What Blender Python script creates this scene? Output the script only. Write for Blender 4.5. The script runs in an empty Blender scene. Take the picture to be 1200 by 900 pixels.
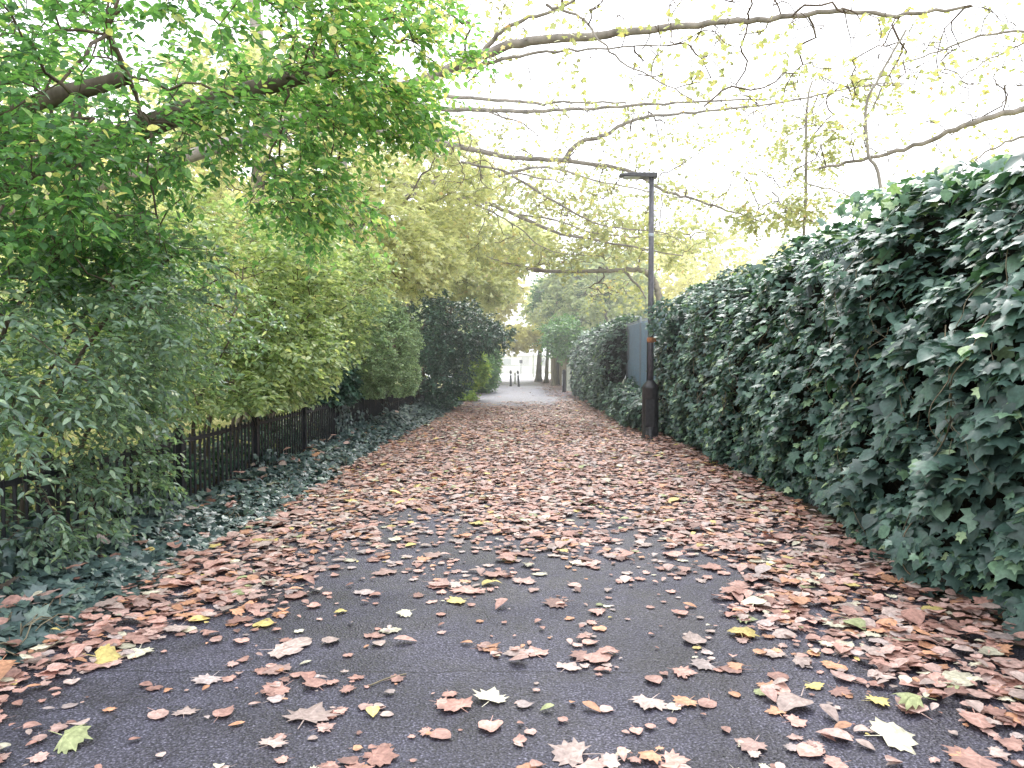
import bpy, math
import numpy as np
from mathutils import Vector
R = math.radians
rng = np.random.default_rng(11)
scene = bpy.context.scene
COL = scene.collection

# ------------------------------------------------------------------ camera
CAMH, FOC = 1.6, 900.0
PITCH, YAW = R(1.78), R(0.32)
cam_d = bpy.data.cameras.new('camera')
cam_d.sensor_width = 36.0
cam_d.lens = 36.0 * FOC / 1200.0
cam_d.clip_start = 0.05
cam_d.clip_end = 2000
cam = bpy.data.objects.new('camera', cam_d)
COL.objects.link(cam)
cam.location = (0, 0, CAMH)
cam.rotation_euler = (R(90) - PITCH, 0, YAW)
scene.camera = cam

def P(px, py, d):
    """world point seen at photo position (px, py) at forward distance d"""
    x = (px - 600) / FOC; y = -(py - 450) / FOC
    cp, sp = math.cos(PITCH), math.sin(PITCH)
    fy, fz = cp + y * sp, -sp + y * cp
    cy, sy = math.cos(YAW), math.sin(YAW)
    X, Y = x * cy - fy * sy, x * sy + fy * cy
    return np.array([X * d / Y, d, CAMH + fz * d / Y])

# ------------------------------------------------------------------ object helpers
def tag(o, label=None, cat=None, group=None, kind=None):
    if label: o['label'] = label
    if cat: o['category'] = cat
    if group: o['group'] = group
    if kind: o['kind'] = kind
    return o

def empty(name, loc, label, cat, group=None):
    o = bpy.data.objects.new(name, None)
    o.empty_display_size = 0.2
    COL.objects.link(o); o.location = tuple(float(v) for v in loc)
    return tag(o, label, cat, group)

def link_mesh(name, me, mat, parent=None):
    o = bpy.data.objects.new(name, me)
    if mat is not None and not me.materials: me.materials.append(mat)
    COL.objects.link(o)
    if parent is not None:
        o.parent = parent
        o.location = -parent.location        # meshes are written in world coordinates
    return o

def tri_mesh(name, V, F, lr=None, smooth=False, uv=None):
    V = np.asarray(V, np.float32).reshape(-1, 3); F = np.asarray(F, np.int32)
    me = bpy.data.meshes.new(name)
    k = F.shape[1]
    me.vertices.add(len(V)); me.vertices.foreach_set('co', V.ravel())
    me.loops.add(F.size); me.loops.foreach_set('vertex_index', F.ravel())
    me.polygons.add(len(F))
    me.polygons.foreach_set('loop_start', np.arange(0, F.size, k, dtype=np.int32))
    me.polygons.foreach_set('loop_total', np.full(len(F), k, np.int32))
    if smooth: me.polygons.foreach_set('use_smooth', np.ones(len(F), bool))
    if lr is not None:
        a = me.attributes.new('lr', 'FLOAT', 'POINT')
        a.data.foreach_set('value', np.asarray(lr, np.float32))
    if uv is not None:
        a = me.attributes.new('leafuv', 'FLOAT_VECTOR', 'POINT')
        a.data.foreach_set('vector', np.asarray(uv, np.float32).ravel())
    me.update(calc_edges=True)
    return me

class MB:
    """collects polygons, gives one mesh"""
    def __init__(s): s.v = []; s.f = []
    def add(s, vs, fs):
        b = len(s.v); s.v += [tuple(float(c) for c in v) for v in vs]
        s.f += [tuple(b + i for i in f) for f in fs]; return s
    def box(s, c, h, bev=0.0, rz=0.0):
        cx, cy, cz = c; hx, hy, hz = h; b = min(bev, hx * .9, hy * .9, hz * .9)
        pts = []
        if b <= 0:
            for z in (-hz, hz):
                for x, y in ((-hx, -hy), (hx, -hy), (hx, hy), (-hx, hy)): pts.append((x, y, z))
            fs = [(3, 2, 1, 0), (4, 5, 6, 7), (0, 1, 5, 4), (1, 2, 6, 5), (2, 3, 7, 6), (3, 0, 4, 7)]
        else:
            rings = [(-hz, b), (-hz + b, 0), (hz - b, 0), (hz, b)]
            for z, i in rings:
                x, y = hx - i, hy - i
                k = b * .5
                for q in ((-x + k, -y), (x - k, -y), (x, -y + k), (x, y - k), (x - k, y), (-x + k, y), (-x, y - k), (-x, -y + k)): pts.append((*q, z))
            fs = [tuple(range(7, -1, -1)), tuple(range(24, 32))]
            for r in range(3):
                for i in range(8):
                    j = (i + 1) % 8
                    fs.append((r * 8 + i, r * 8 + j, r * 8 + 8 + j, r * 8 + 8 + i))
        cz_, sz_ = math.cos(rz), math.sin(rz)
        return s.add([(cx + x * cz_ - y * sz_, cy + x * sz_ + y * cz_, cz + z) for x, y, z in pts], fs)
    def lathe(s, c, prof, n=20):
        vs = []
        for r, z in prof:
            for i in range(n):
                a = 2 * math.pi * i / n
                vs.append((c[0] + r * math.cos(a), c[1] + r * math.sin(a), c[2] + z))
        fs = []
        for k in range(len(prof) - 1):
            for i in range(n):
                j = (i + 1) % n
                fs.append((k * n + i, k * n + j, k * n + n + j, k * n + n + i))
        fs.append(tuple(range(n - 1, -1, -1))); fs.append(tuple(range((len(prof) - 1) * n, len(prof) * n)))
        return s.add(vs, fs)
    def tube(s, pts, rad, n=6):
        V, F = tube_arrays(np.asarray(pts, float), np.broadcast_to(np.asarray(rad, float), (len(pts),)), n)
        return s.add(V, F)
    def build(s, name, mat, parent=None, smooth=False):
        me = bpy.data.meshes.new(name); me.from_pydata(s.v, [], s.f); me.update()
        if smooth: me.shade_smooth()
        return link_mesh(name, me, mat, parent)

def tube_arrays(pts, rad, n):
    m = len(pts)
    t = np.gradient(pts, axis=0); t /= np.linalg.norm(t, axis=1, keepdims=True) + 1e-9
    ref = np.array([0.0, 0, 1]) if abs(t[:, 2]).mean() < .8 else np.array([1.0, 0, 0])
    a = np.cross(t, ref); a /= np.linalg.norm(a, axis=1, keepdims=True) + 1e-9
    b = np.cross(t, a)
    ang = np.linspace(0, 2 * math.pi, n, endpoint=False)
    V = pts[:, None, :] + rad[:, None, None] * (np.cos(ang)[None, :, None] * a[:, None, :] + np.sin(ang)[None, :, None] * b[:, None, :])
    i = np.arange(m - 1)[:, None] * n; k = np.arange(n)[None, :]; k2 = (k + 1) % n
    F = np.stack([i + k, i + k2, i + n + k2, i + n + k], -1).reshape(-1, 4)
    return V.reshape(-1, 3), F

def tubes_mesh(name, tubes, mat, parent, n=5):
    """many tubes (one plant's wood) as one smooth mesh"""
    VV, FF, b = [], [], 0
    for pts, rad in tubes:
        k = n if max(rad) > .012 else 3
        if max(rad) > .05: k = max(n, 9)
        V, F = tube_arrays(np.asarray(pts, float), np.asarray(rad, float), k)
        VV.append(V); FF.append(F + b); b += len(V)
    if not VV: return None
    me = tri_mesh(name, np.concatenate(VV), np.concatenate(FF), smooth=True)
    return link_mesh(name, me, mat, parent)

# ------------------------------------------------------------------ node helpers
def newmat(name):
    m = bpy.data.materials.new(name); m.use_nodes = True
    nt = m.node_tree; nt.nodes.clear()
    out = nt.nodes.new('ShaderNodeOutputMaterial')
    return m, nt, out

def node(nt, t, **kw):
    n = nt.nodes.new(t)
    for k, v in kw.items():
        if k in n.inputs.keys() if hasattr(n.inputs, 'keys') else False: n.inputs[k].default_value = v
        else: setattr(n, k, v)
    return n

def ramp(nt, stops, interp='LINEAR'):
    r = nt.nodes.new('ShaderNodeValToRGB'); cr = r.color_ramp; cr.interpolation = interp
    while len(cr.elements) < len(stops): cr.elements.new(0.5)
    for e, (p, c) in zip(cr.elements, stops):
        e.position = p; e.color = (*c, 1)
    return r

def leaf_mat(name, stops, rough=.45, spec=.4, trans=.35, tint=(1.15, 1.15, .7), interp='LINEAR', attr=True, mottle=.25):
    m, nt, out = newmat(name); L = nt.links.new
    at = node(nt, 'ShaderNodeAttribute', attribute_name='lr')
    r = ramp(nt, stops, interp); L(at.outputs['Fac'], r.inputs[0])
    tc = node(nt, 'ShaderNodeTexCoord'); nz = node(nt, 'ShaderNodeTexNoise')
    nz.inputs['Scale'].default_value = 45; nz.inputs['Detail'].default_value = 3
    L(tc.outputs['Object'], nz.inputs['Vector'])
    mr = node(nt, 'ShaderNodeMapRange'); mr.inputs[1].default_value = .3; mr.inputs[2].default_value = .7
    mr.inputs[3].default_value = 1 - mottle; mr.inputs[4].default_value = 1 + mottle
    L(nz.outputs['Fac'], mr.inputs[0])
    mul = node(nt, 'ShaderNodeVectorMath', operation='SCALE'); L(r.outputs[0], mul.inputs[0]); L(mr.outputs[0], mul.inputs['Scale'])
    bs = node(nt, 'ShaderNodeBsdfPrincipled'); bs.inputs['Roughness'].default_value = rough
    bs.inputs['Specular IOR Level'].default_value = spec
    L(mul.outputs[0], bs.inputs['Base Color'])
    if trans > 0:
        tr = node(nt, 'ShaderNodeBsdfTranslucent')
        t2 = node(nt, 'ShaderNodeVectorMath', operation='MULTIPLY'); t2.inputs[1].default_value = tint
        L(mul.outputs[0], t2.inputs[0]); L(t2.outputs[0], tr.inputs['Color'])
        mx = node(nt, 'ShaderNodeMixShader'); mx.inputs[0].default_value = trans
        L(bs.outputs[0], mx.inputs[1]); L(tr.outputs[0], mx.inputs[2]); L(mx.outputs[0], out.inputs['Surface'])
    else:
        L(bs.outputs[0], out.inputs['Surface'])
    return m

def rough_mat(name, c1, c2, scale=6, rough=.8, bump=.3, spec=.3, metallic=0, detail=6, dist=.02, stretch=(1, 1, 1)):
    m, nt, out = newmat(name); L = nt.links.new
    tc = node(nt, 'ShaderNodeTexCoord'); mp = node(nt, 'ShaderNodeMapping'); mp.inputs['Scale'].default_value = stretch
    nz = node(nt, 'ShaderNodeTexNoise'); nz.inputs['Scale'].default_value = scale; nz.inputs['Detail'].default_value = detail
    L(tc.outputs['Object'], mp.inputs[0]); L(mp.outputs[0], nz.inputs['Vector'])
    r = ramp(nt, [(.3, c1), (.7, c2)]); L(nz.outputs['Fac'], r.inputs[0])
    bs = node(nt, 'ShaderNodeBsdfPrincipled'); bs.inputs['Roughness'].default_value = rough
    bs.inputs['Specular IOR Level'].default_value = spec; bs.inputs['Metallic'].default_value = metallic
    bp = node(nt, 'ShaderNodeBump'); bp.inputs['Strength'].default_value = bump; bp.inputs['Distance'].default_value = dist
    L(nz.outputs['Fac'], bp.inputs['Height']); L(bp.outputs[0], bs.inputs['Normal'])
    L(r.outputs[0], bs.inputs['Base Color']); L(bs.outputs[0], out.inputs['Surface'])
    return m

M = {}
M['bark'] = rough_mat('bark', (.07, .055, .045), (.17, .14, .115), 9, .85, .6, stretch=(1, 1, .25))
M['bark_pale'] = rough_mat('bark_pale', (.16, .14, .125), (.36, .33, .29), 7, .85, .4, stretch=(1, 1, .3))
M['bark_plane'] = rough_mat('plane_bark', (.13, .115, .10), (.34, .30, .265), 7, .85, .5, stretch=(1, 1, .3))
M['bark_moss'] = rough_mat('bark_moss', (.05, .045, .03), (.20, .18, .09), 5, .9, .6, stretch=(1, 1, .3))
M['twig'] = rough_mat('twig', (.06, .045, .035), (.16, .12, .09), 12, .8, .2)
M['vine'] = rough_mat('vine', (.10, .08, .05), (.26, .22, .15), 14, .75, .3)
M['core'] = rough_mat('hedge_core', (.004, .005, .004), (.02, .022, .014), 14, .95, .9, dist=.06, spec=.1)  # nearly black: shade deep between the ivy leaves put into the colour
M['black_metal'] = rough_mat('black_paint', (.012, .012, .015), (.035, .034, .038), 18, .38, .12, .5)
M['rail'] = rough_mat('railing_paint', (.005, .006, .009), (.015, .017, .023), 22, .5, .2, .4)
M['lamp_column'] = rough_mat('lamp_column_paint', (.045, .044, .055), (.10, .095, .115), 14, .35, .08, .5)
M['rust'] = rough_mat('rust', (.22, .08, .03), (.5, .22, .1), 24, .85, .4)
M['galv'] = rough_mat('galvanised_wire', (.25, .29, .34), (.42, .46, .52), 30, .45, .1, .5, metallic=.35)
M['lens'] = rough_mat('lamp_lens', (.45, .46, .47), (.6, .6, .6), 10, .2, .0, .5)
M['white_paint'] = rough_mat('white_paint', (.68, .69, .70), (.84, .84, .84), 3, .6, .1)
M['pale_post'] = rough_mat('weathered_concrete', (.36, .38, .33), (.58, .6, .52), 10, .9, .3)
M['wood'] = rough_mat('weathered_wood', (.14, .11, .06), (.3, .26, .15), 8, .85, .4, stretch=(4, 4, .5))
M['render_wall'] = rough_mat('rendered_wall', (.80, .80, .80), (.86, .86, .86), 1.5, .8, .1)
M['slate'] = rough_mat('roof_slate', (.5, .5, .52), (.62, .62, .64), 4, .7, .3)
M['win_glass'] = rough_mat('window_glass', (.40, .43, .46), (.55, .58, .6), 2, .1, 0, .6)
M['soil'] = rough_mat('soil', (.03, .022, .016), (.10, .07, .045), 7, .95, .7, detail=9)

# leaves
M['l_green'] = leaf_mat('fresh_green_leaf', [(0, (0.060, 0.131, 0.069)), (.45, (0.126, 0.271, 0.110)), (.8, (0.247, 0.430, 0.160)), (.93, (0.458, 0.565, 0.244)), (1, (0.800, 0.708, 0.380))], .42, .45, .52, (1.35, 1.5, .8))
M['l_privet'] = leaf_mat('grey_green_leaf', [(0, (0.103, 0.158, 0.134)), (.5, (0.212, 0.315, 0.237)), (.85, (0.375, 0.492, 0.325)), (1, (0.800, 0.800, 0.495))], .32, .65, .40, (1.3, 1.5, .7))
M['l_yelgreen'] = leaf_mat('yellowing_leaf', [(0, (0.179, 0.263, 0.153)), (.5, (0.395, 0.489, 0.277)), (.85, (0.657, 0.699, 0.418)), (1, (0.764, 0.746, 0.456))], .45, .4, .42, (1.3, 1.35, .7))
M['l_yellow'] = leaf_mat('pale_yellow_leaf', [(0, (0.394, 0.447, 0.269)), (.4, (0.665, 0.683, 0.423)), (.8, (0.794, 0.800, 0.548)), (1, (0.773, 0.666, 0.440))], .5, .35, .5, (1.25, 1.25, .85))
M['l_topiary'] = leaf_mat('pale_hedge_leaf', [(0, (0.200, 0.302, 0.192)), (.5, (0.352, 0.488, 0.288)), (1, (0.580, 0.712, 0.410))], .45, .4, .35)
M['l_holly'] = leaf_mat('dark_evergreen_leaf', [(0, (0.036, 0.081, 0.062)), (.6, (0.071, 0.153, 0.106)), (1, (0.179, 0.314, 0.191))], .35, .5, .12)
M['l_lime'] = leaf_mat('lime_leaf', [(0, (0.169, 0.312, 0.065)), (.6, (0.351, 0.494, 0.117)), (1, (0.585, 0.598, 0.156))], .45, .4, .45)
M['l_pale'] = leaf_mat('distant_pale_leaf', [(0, (0.291, 0.356, 0.239)), (.5, (0.478, 0.544, 0.360)), (1, (0.718, 0.718, 0.455))], .5, .35, .62)  # far foliage: haze and glare put into the paler leaf colour
M['l_paleyellow'] = leaf_mat('distant_yellow_leaf', [(0, (0.539, 0.513, 0.286)), (.5, (0.768, 0.733, 0.417)), (1, (0.776, 0.776, 0.485))], .5, .35, .62)  # far yellow foliage, likewise paled in its colour for haze
M['l_ivy'] = leaf_mat('ivy_leaf', [(0, (0.033, 0.060, 0.055)), (.45, (0.065, 0.120, 0.101)), (.75, (0.116, 0.202, 0.156)), (.93, (0.194, 0.325, 0.193)), (1, (0.428, 0.545, 0.314))], .38, .42, .16, (1.2, 1.6, .6))
M['l_ivydark'] = leaf_mat('ground_ivy_leaf', [(0, (0.041, 0.068, 0.068)), (.6, (0.083, 0.131, 0.127)), (1, (0.165, 0.234, 0.179))], .34, .65, .08)
M['l_hazel'] = leaf_mat('bright_hazel_leaf', [(0, (0.058, 0.145, 0.051)), (.6, (0.128, 0.289, 0.091)), (1, (0.302, 0.451, 0.141))], .42, .4, .35)
LITTER = [(0, (0.507, 0.300, 0.253)), (.24, (0.484, 0.323, 0.285)), (.43, (0.384, 0.213, 0.175)), (.55, (0.531, 0.278, 0.168)), (.65, (0.462, 0.358, 0.323)), (.79, (0.265, 0.153, 0.129)), (.86, (0.420, 0.342, 0.326)), (.925, (.60, .56, .43)), (.967, (0.598, 0.482, 0.179)), (.985, (0.312, 0.342, 0.172)), (1, (0.312, 0.342, 0.172))]
M['l_sparse'] = leaf_mat('sparse_autumn_leaf', [(0, (0.300, 0.350, 0.188)), (.5, (0.475, 0.500, 0.250)), (.85, (0.625, 0.575, 0.275)), (1, (0.525, 0.350, 0.200))], .5, .35, .4)
M['l_litter'] = leaf_mat('fallen_leaf', LITTER, .6, .3, .12, (1.1, 1, .9), interp='CONSTANT', mottle=.3)

def add_veins(m):
    nt = m.node_tree; L = nt.links.new
    sc = next(n for n in nt.nodes if n.type == 'VECT_MATH' and n.operation == 'SCALE')
    def mth(op, a, b=None):
        n = nt.nodes.new('ShaderNodeMath'); n.operation = op
        for i, v in enumerate((a, b)):
            if v is None: continue
            if isinstance(v, (int, float)): n.inputs[i].default_value = v
            else: L(v, n.inputs[i])
        return n.outputs[0]
    at = node(nt, 'ShaderNodeAttribute', attribute_name='leafuv'); sp = node(nt, 'ShaderNodeSeparateXYZ'); L(at.outputs['Vector'], sp.inputs[0])
    x, y = sp.outputs[0], mth('ADD', sp.outputs[1], .26)
    r = mth('SQRT', mth('ADD', mth('MULTIPLY', x, x), mth('MULTIPLY', y, y)))
    an = mth('ARCTAN2', x, y)
    v = mth('MULTIPLY', mth('ABSOLUTE', mth('SINE', mth('MULTIPLY', an, 4.3))), r)      # distance to the nearest main vein
    ve = node(nt, 'ShaderNodeMapRange'); L(v, ve.inputs[0]); ve.inputs[1].default_value = .02; ve.inputs[2].default_value = .10; ve.inputs[3].default_value = 1.16; ve.inputs[4].default_value = .97
    ed = node(nt, 'ShaderNodeMapRange'); L(r, ed.inputs[0]); ed.inputs[1].default_value = .35; ed.inputs[2].default_value = 1.0; ed.inputs[3].default_value = 1.05; ed.inputs[4].default_value = .80
    old = sc.inputs['Scale'].links[0].from_socket
    la = node(nt, 'ShaderNodeAttribute', attribute_name='lr')
    tone = mth('ADD', .70, mth('MULTIPLY', .55, mth('FRACT', mth('MULTIPLY', la.outputs['Fac'], 91.7))))      # each leaf its own tone
    L(mth('MULTIPLY', tone, mth('MULTIPLY', old, mth('MULTIPLY', ve.outputs[0], ed.outputs[0]))), sc.inputs['Scale'])
add_veins(M['l_litter'])

# ------------------------------------------------------------------ world and light
w = bpy.data.worlds.new('World'); scene.world = w; w.use_nodes = True
nt = w.node_tree; nt.nodes.clear(); L = nt.links.new
wo = nt.nodes.new('ShaderNodeOutputWorld'); bg = nt.nodes.new('ShaderNodeBackground')
SUN_EL, SUN_AZ = R(46), R(8)
sky = nt.nodes.new('ShaderNodeTexSky'); sky.sky_type = 'NISHITA'; sky.sun_disc = False
sky.sun_elevation = SUN_EL; sky.sun_rotation = SUN_AZ
sky.air_density = 1.0; sky.dust_density = 6.0; sky.ozone_density = 1.0
hs = nt.nodes.new('ShaderNodeHueSaturation'); hs.inputs['Saturation'].default_value = .06
hs.inputs['Value'].default_value = 1.0
# thin bright cloud veil over the whole sky
tc = nt.nodes.new('ShaderNodeTexCoord'); cn = nt.nodes.new('ShaderNodeTexNoise'); cn.inputs['Scale'].default_value = 2.2; cn.inputs['Detail'].default_value = 5
L(tc.outputs['Generated'], cn.inputs['Vector'])
cr = ramp(nt, [(.3, (20, 20.8, 22.2)), (.7, (25.5, 26.2, 27.6))]); L(cn.outputs['Fac'], cr.inputs[0])
mx = nt.nodes.new('ShaderNodeMix'); mx.data_type = 'RGBA'; mx.inputs[0].default_value = .75
L(sky.outputs[0], hs.inputs['Color']); L(hs.outputs[0], mx.inputs[6]); L(cr.outputs[0], mx.inputs[7])
L(mx.outputs[2], bg.inputs['Color']); bg.inputs['Strength'].default_value = .148
L(bg.outputs[0], wo.inputs['Surface'])
sd = bpy.data.lights.new('sun', 'SUN'); sd.energy = 3.0; sd.angle = R(25); sd.color = (1, .97, .93)
so = bpy.data.objects.new('sun', sd); COL.objects.link(so); so.location = (5, 10, 20)
dv = Vector((math.sin(SUN_AZ) * math.cos(SUN_EL), math.cos(SUN_AZ) * math.cos(SUN_EL), math.sin(SUN_EL)))
so.rotation_euler = dv.to_track_quat('Z', 'Y').to_euler()
vs = scene.view_settings; vs.view_transform = 'Standard'; vs.look = 'None'; vs.exposure = 0; vs.gamma = 1
scene.cycles.use_denoising = True
scene.cycles.max_bounces = 10; scene.cycles.diffuse_bounces = 7; scene.cycles.glossy_bounces = 2; scene.cycles.transmission_bounces = 4
scene.cycles.caustics_reflective = False; scene.cycles.caustics_refractive = False

# ------------------------------------------------------------------ leaves
def fan(outline, centre):
    V = np.array([centre] + outline, float); n = len(outline)
    F = np.array([(0, 1 + i, 1 + (i + 1) % n) for i in range(n)])
    return V, F

def T_oval(wd=.5, fold=.12, droop=.12):
    ys = [0, .22, .5, .78, 1.0]; ws = [0, .8, 1.0, .62, 0]
    V = []; F = []
    mid = [(0, y, -droop * y * y) for y in ys]
    V += mid
    for sgn in (-1, 1):
        b = len(V)
        V += [(sgn * wd * .5 * ws[i], ys[i], fold * ws[i] - droop * ys[i] ** 2) for i in (1, 2, 3)]
        q = [(0, 1, b), (1, 2, b), (2, b + 1, b), (2, 3, b + 1), (3, b + 2, b + 1), (3, 4, b + 2)]
        F += q if sgn > 0 else [t[::-1] for t in q]
    return np.array(V, float), np.array(F)

def T_card(wd=.6):
    V = [(0, 0, 0), (wd * .5, .45, .07), (0, 1, -.06), (-wd * .5, .45, .07)]
    return np.array(V, float), np.array([(0, 1, 2), (0, 2, 3)])

def T_ivy(k=1.0):
    half = [(.10, -.06), (.30, -.07), (.56, .10), (.34, .30), (.47, .60), (.17, .63)]
    out = [(0, .03)] + half + [(0, 1.02)] + [(-x, y) for x, y in half[::-1]]
    out = [(x * k, y, -.16 * abs(x) - .18 * max(0, y - .35) ** 2) for x, y in out]
    return fan(out, (0, .33, .05))

def T_maple(r, curl, rnd=.08, stalk=True, lobed=False):
    half = [(.14, .0), (.36, -.08), (.44, .06), (.62, .14), (.56, .28), (.74, .46), (.60, .54), (.46, .56), (.46, .76), (.30, .72), (.20, .84), (.11, .92)]
    if r.random() < .3: half = [(.16, .02), (.42, -.10), (.38, .08), (.64, .16), (.48, .30), (.74, .50), (.50, .50), (.44, .56), (.50, .78), (.27, .68), (.20, .84), (.10, .86)]
    if r.random() < .45 and not lobed:      # rounder, less lobed leaf
        half = [(.12, .0), (.34, .02), (.46, .2), (.50, .4), (.42, .62), (.26, .82), (.12, .95)]
    sy = r.uniform(.85, 1.15)
    out = [(0, .05)] + half + [(0, 1.06)] + [(-x, y) for x, y in half[::-1]]
    out = np.array(out) * r.uniform(1 - rnd, 1 + rnd, (len(out), 2)); out[:, 0] *= sy
    ca, cb, ph = r.uniform(-curl, curl), r.uniform(-curl, curl), r.uniform(0, 6.28)
    def zf(x, y):
        return ca * x * x * 1.2 + cb * (y - .4) ** 2 + .028 * np.sin(5 * np.arctan2(x, y - .3) + ph) * np.hypot(x, y - .3) + .02 * np.sin(9 * x + ph)
    o3 = [(x, y, float(zf(x, y))) for x, y in out]
    inner = [(x * .5, .3 + (y - .3) * .5, float(zf(x * .5, .3 + (y - .3) * .5))) for x, y in out]
    n = len(o3)
    V = [(0, .3, 0)] + inner + o3; F = []
    for i in range(n):
        j = (i + 1) % n
        F += [(0, 1 + i, 1 + j), (1 + i, 1 + n + i, 1 + n + j), (1 + i, 1 + n + j, 1 + j)]
    if stalk:
        b = len(V); sx = r.uniform(-.25, .25)
        V += [(-.018, .06, 0), (.018, .06, 0), (sx + .012, -.5, .02), (sx - .012, -.5, .02)]
        F += [(b, b + 1, b + 2), (b, b + 2, b + 3)]
    V = np.array(V, float); V[:, 1] -= .35; V[:, 2] -= V[:, 2].min()
    return V, np.array(F)

def place(tmpl, pos, axis, nrm, size):
    """instances of one leaf template as vertex/face arrays"""
    TV, TF = tmpl
    y = axis / (np.linalg.norm(axis, axis=1, keepdims=True) + 1e-9)
    x = np.cross(y, nrm); x /= np.linalg.norm(x, axis=1, keepdims=True) + 1e-9
    z = np.cross(x, y)
    Bm = np.stack([x, y, z], 1)                      # rows: local axes
    V = np.einsum('vk,nkj->nvj', TV, Bm) * size[:, None, None] + pos[:, None, :]
    F = TF[None] + (np.arange(len(pos)) * len(TV))[:, None, None]
    return V.reshape(-1, 3), F.reshape(-1, 3), len(TV)

def leaves_mesh(name, tmpls, pos, axis, nrm, size, lr, mat, parent):
    n = len(pos); which = rng.integers(0, len(tmpls), n)
    VV, FF, LL, UU, b = [], [], [], [], 0
    for t, tm in enumerate(tmpls):
        k = which == t
        if not k.any(): continue
        V, F, nv = place(tm, pos[k], axis[k], nrm[k], size[k])
        VV.append(V); FF.append(F + b); LL.append(np.repeat(lr[k], nv)); UU.append(np.tile(tm[0], (int(k.sum()), 1))); b += len(V)
    me = tri_mesh(name, np.concatenate(VV), np.concatenate(FF), np.concatenate(LL), uv=np.concatenate(UU))
    return link_mesh(name, me, mat, parent)

def unit(v): return v / (np.linalg.norm(v, axis=-1, keepdims=True) + 1e-9)

OVAL = [T_oval(.55, .10, .10), T_oval(.5, .05, .25), T_oval(.62, .16, .02)]
OVALN = [T_oval(.42, .10, .15), T_oval(.36, .05, .3), T_oval(.45, .16, .05)]
CARD = [T_card(.6), T_card(.8)]
IVY = [T_ivy(1.0), T_ivy(1.2), T_ivy(.85), T_ivy(1.1), T_oval(.85, .10, .18)]
r0 = np.random.default_rng(5)
MAPLE_S = []
for _ in range(6):
    half = [(.14, .0), (.45, .02), (.36, .22), (.62, .48), (.34, .52), (.22, .62)]
    o = [(0, .04)] + half + [(0, 1.02)] + [(-x, y) for x, y in half[::-1]]
    o = [(x * r0.uniform(.9, 1.1), y * r0.uniform(.93, 1.07), -.2 * abs(x) * r0.uniform(-.6, 1.2) - .2 * (y - .3) ** 2) for x, y in o]
    MAPLE_S.append(fan(o, (0, .33, .04)))

def nse(x, y, s=0.0):
    return (np.sin(x * 1.7 + y * .9 + s) + np.sin(x * .8 - y * 1.9 + 2.1 * s + 1) + np.sin(x * 3.1 + y * 2.3 + s * 3) * .6 + np.sin(-x * 4.2 + y * 3.7 + 2 + s) * .5) / 3.1

def sstep(a, b, x):
    t = np.clip((x - a) / (b - a), 0, 1); return t * t * (3 - 2 * t)

# ------------------------------------------------------------------ woody plants
def ell(c, r, n, shell=.35):
    """n points in an ellipsoid, pushed towards its shell"""
    d = unit(rng.normal(size=(n, 3))); q = rng.random(n) ** (1 / 3)
    q = shell + (1 - shell) * q if shell > 0 else q
    return np.asarray(c)[None] + d * q[:, None] * np.asarray(r)[None]

def smooth_line(pts, sub=6, jit=.0):
    pts = np.asarray(pts, float)
    if len(pts) < 2: return pts
    p = np.vstack([2 * pts[0] - pts[1], pts, 2 * pts[-1] - pts[-2]]); out = []
    for i in range(1, len(p) - 2):
        for t in np.linspace(0, 1, sub, endpoint=False):
            a, b, c, d = p[i - 1], p[i], p[i + 1], p[i + 2]
            out.append(.5 * (2 * b + (c - a) * t + (2 * a - 5 * b + 4 * c - d) * t * t + (3 * b - a - 3 * c + d) * t ** 3))
    out.append(pts[-1]); out = np.array(out)
    if jit: out[1:-1] += rng.normal(size=(len(out) - 2, 3)) * jit
    return out

def grow(start, attr, alpha=.35, jit=.10):
    """joins attractor points to a skeleton, nearest first; returns points and parents"""
    S = len(start); K = len(attr)
    pts = list(start); par = [-1] * S
    best = np.full(K, 1e9); bp = np.zeros(K, int); cost = [0.0] * S
    for s in range(S):
        d = np.linalg.norm(attr - start[s], axis=1)
        u = d < best; best[u] = d[u]; bp[u] = s
    alive = np.ones(K, bool)
    for _ in range(K):
        i = int(np.argmin(np.where(alive, best, 1e9))); alive[i] = False
        p = bp[i]; a, b = pts[p], attr[i]; ln = np.linalg.norm(b - a)
        mids = 1 if ln < .4 else 2
        last = p
        for m in range(mids):
            t = (m + 1) / (mids + 1)
            q = a + (b - a) * t + rng.normal(size=3) * jit * ln * .5 + np.array([0, 0, .05 * ln])
            pts.append(q); par.append(last); cost.append(cost[p] + ln * t); last = len(pts) - 1
        pts.append(b); par.append(last); cost.append(cost[p] + ln); me_ = len(pts) - 1
        d = np.linalg.norm(attr - b, axis=1) + alpha * cost[me_]
        u = alive & (d < best); best[u] = d[u]; bp[u] = me_
    return np.array(pts), np.array(par), S

def wood_from(pts, par, S, r_tip, power=.48, rmax=.2):
    n = len(pts); cnt = np.zeros(n); kids = [[] for _ in range(n)]
    for i in range(S, n): kids[par[i]].append(i)
    for i in range(n - 1, S - 1, -1):
        if not kids[i]: cnt[i] += 1
        if par[i] >= S: cnt[par[i]] += cnt[i]
    rad = np.minimum(r_tip * np.maximum(cnt, 1) ** power, rmax)
    tubes = []; stack = [(i, par[i]) for i in range(S, n) if par[i] < S]
    while stack:
        i, p = stack.pop(); line = [pts[p]]; rr = [rad[i]]
        while True:
            line.append(pts[i]); rr.append(rad[i])
            if not kids[i]:
                rr[-1] *= .5; break
            ks = sorted(kids[i], key=lambda k: -cnt[k])
            for k in ks[1:]: stack.append((k, i))
            i = ks[0]
        tubes.append((np.array(line), np.array(rr)))
    return tubes, cnt

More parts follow.
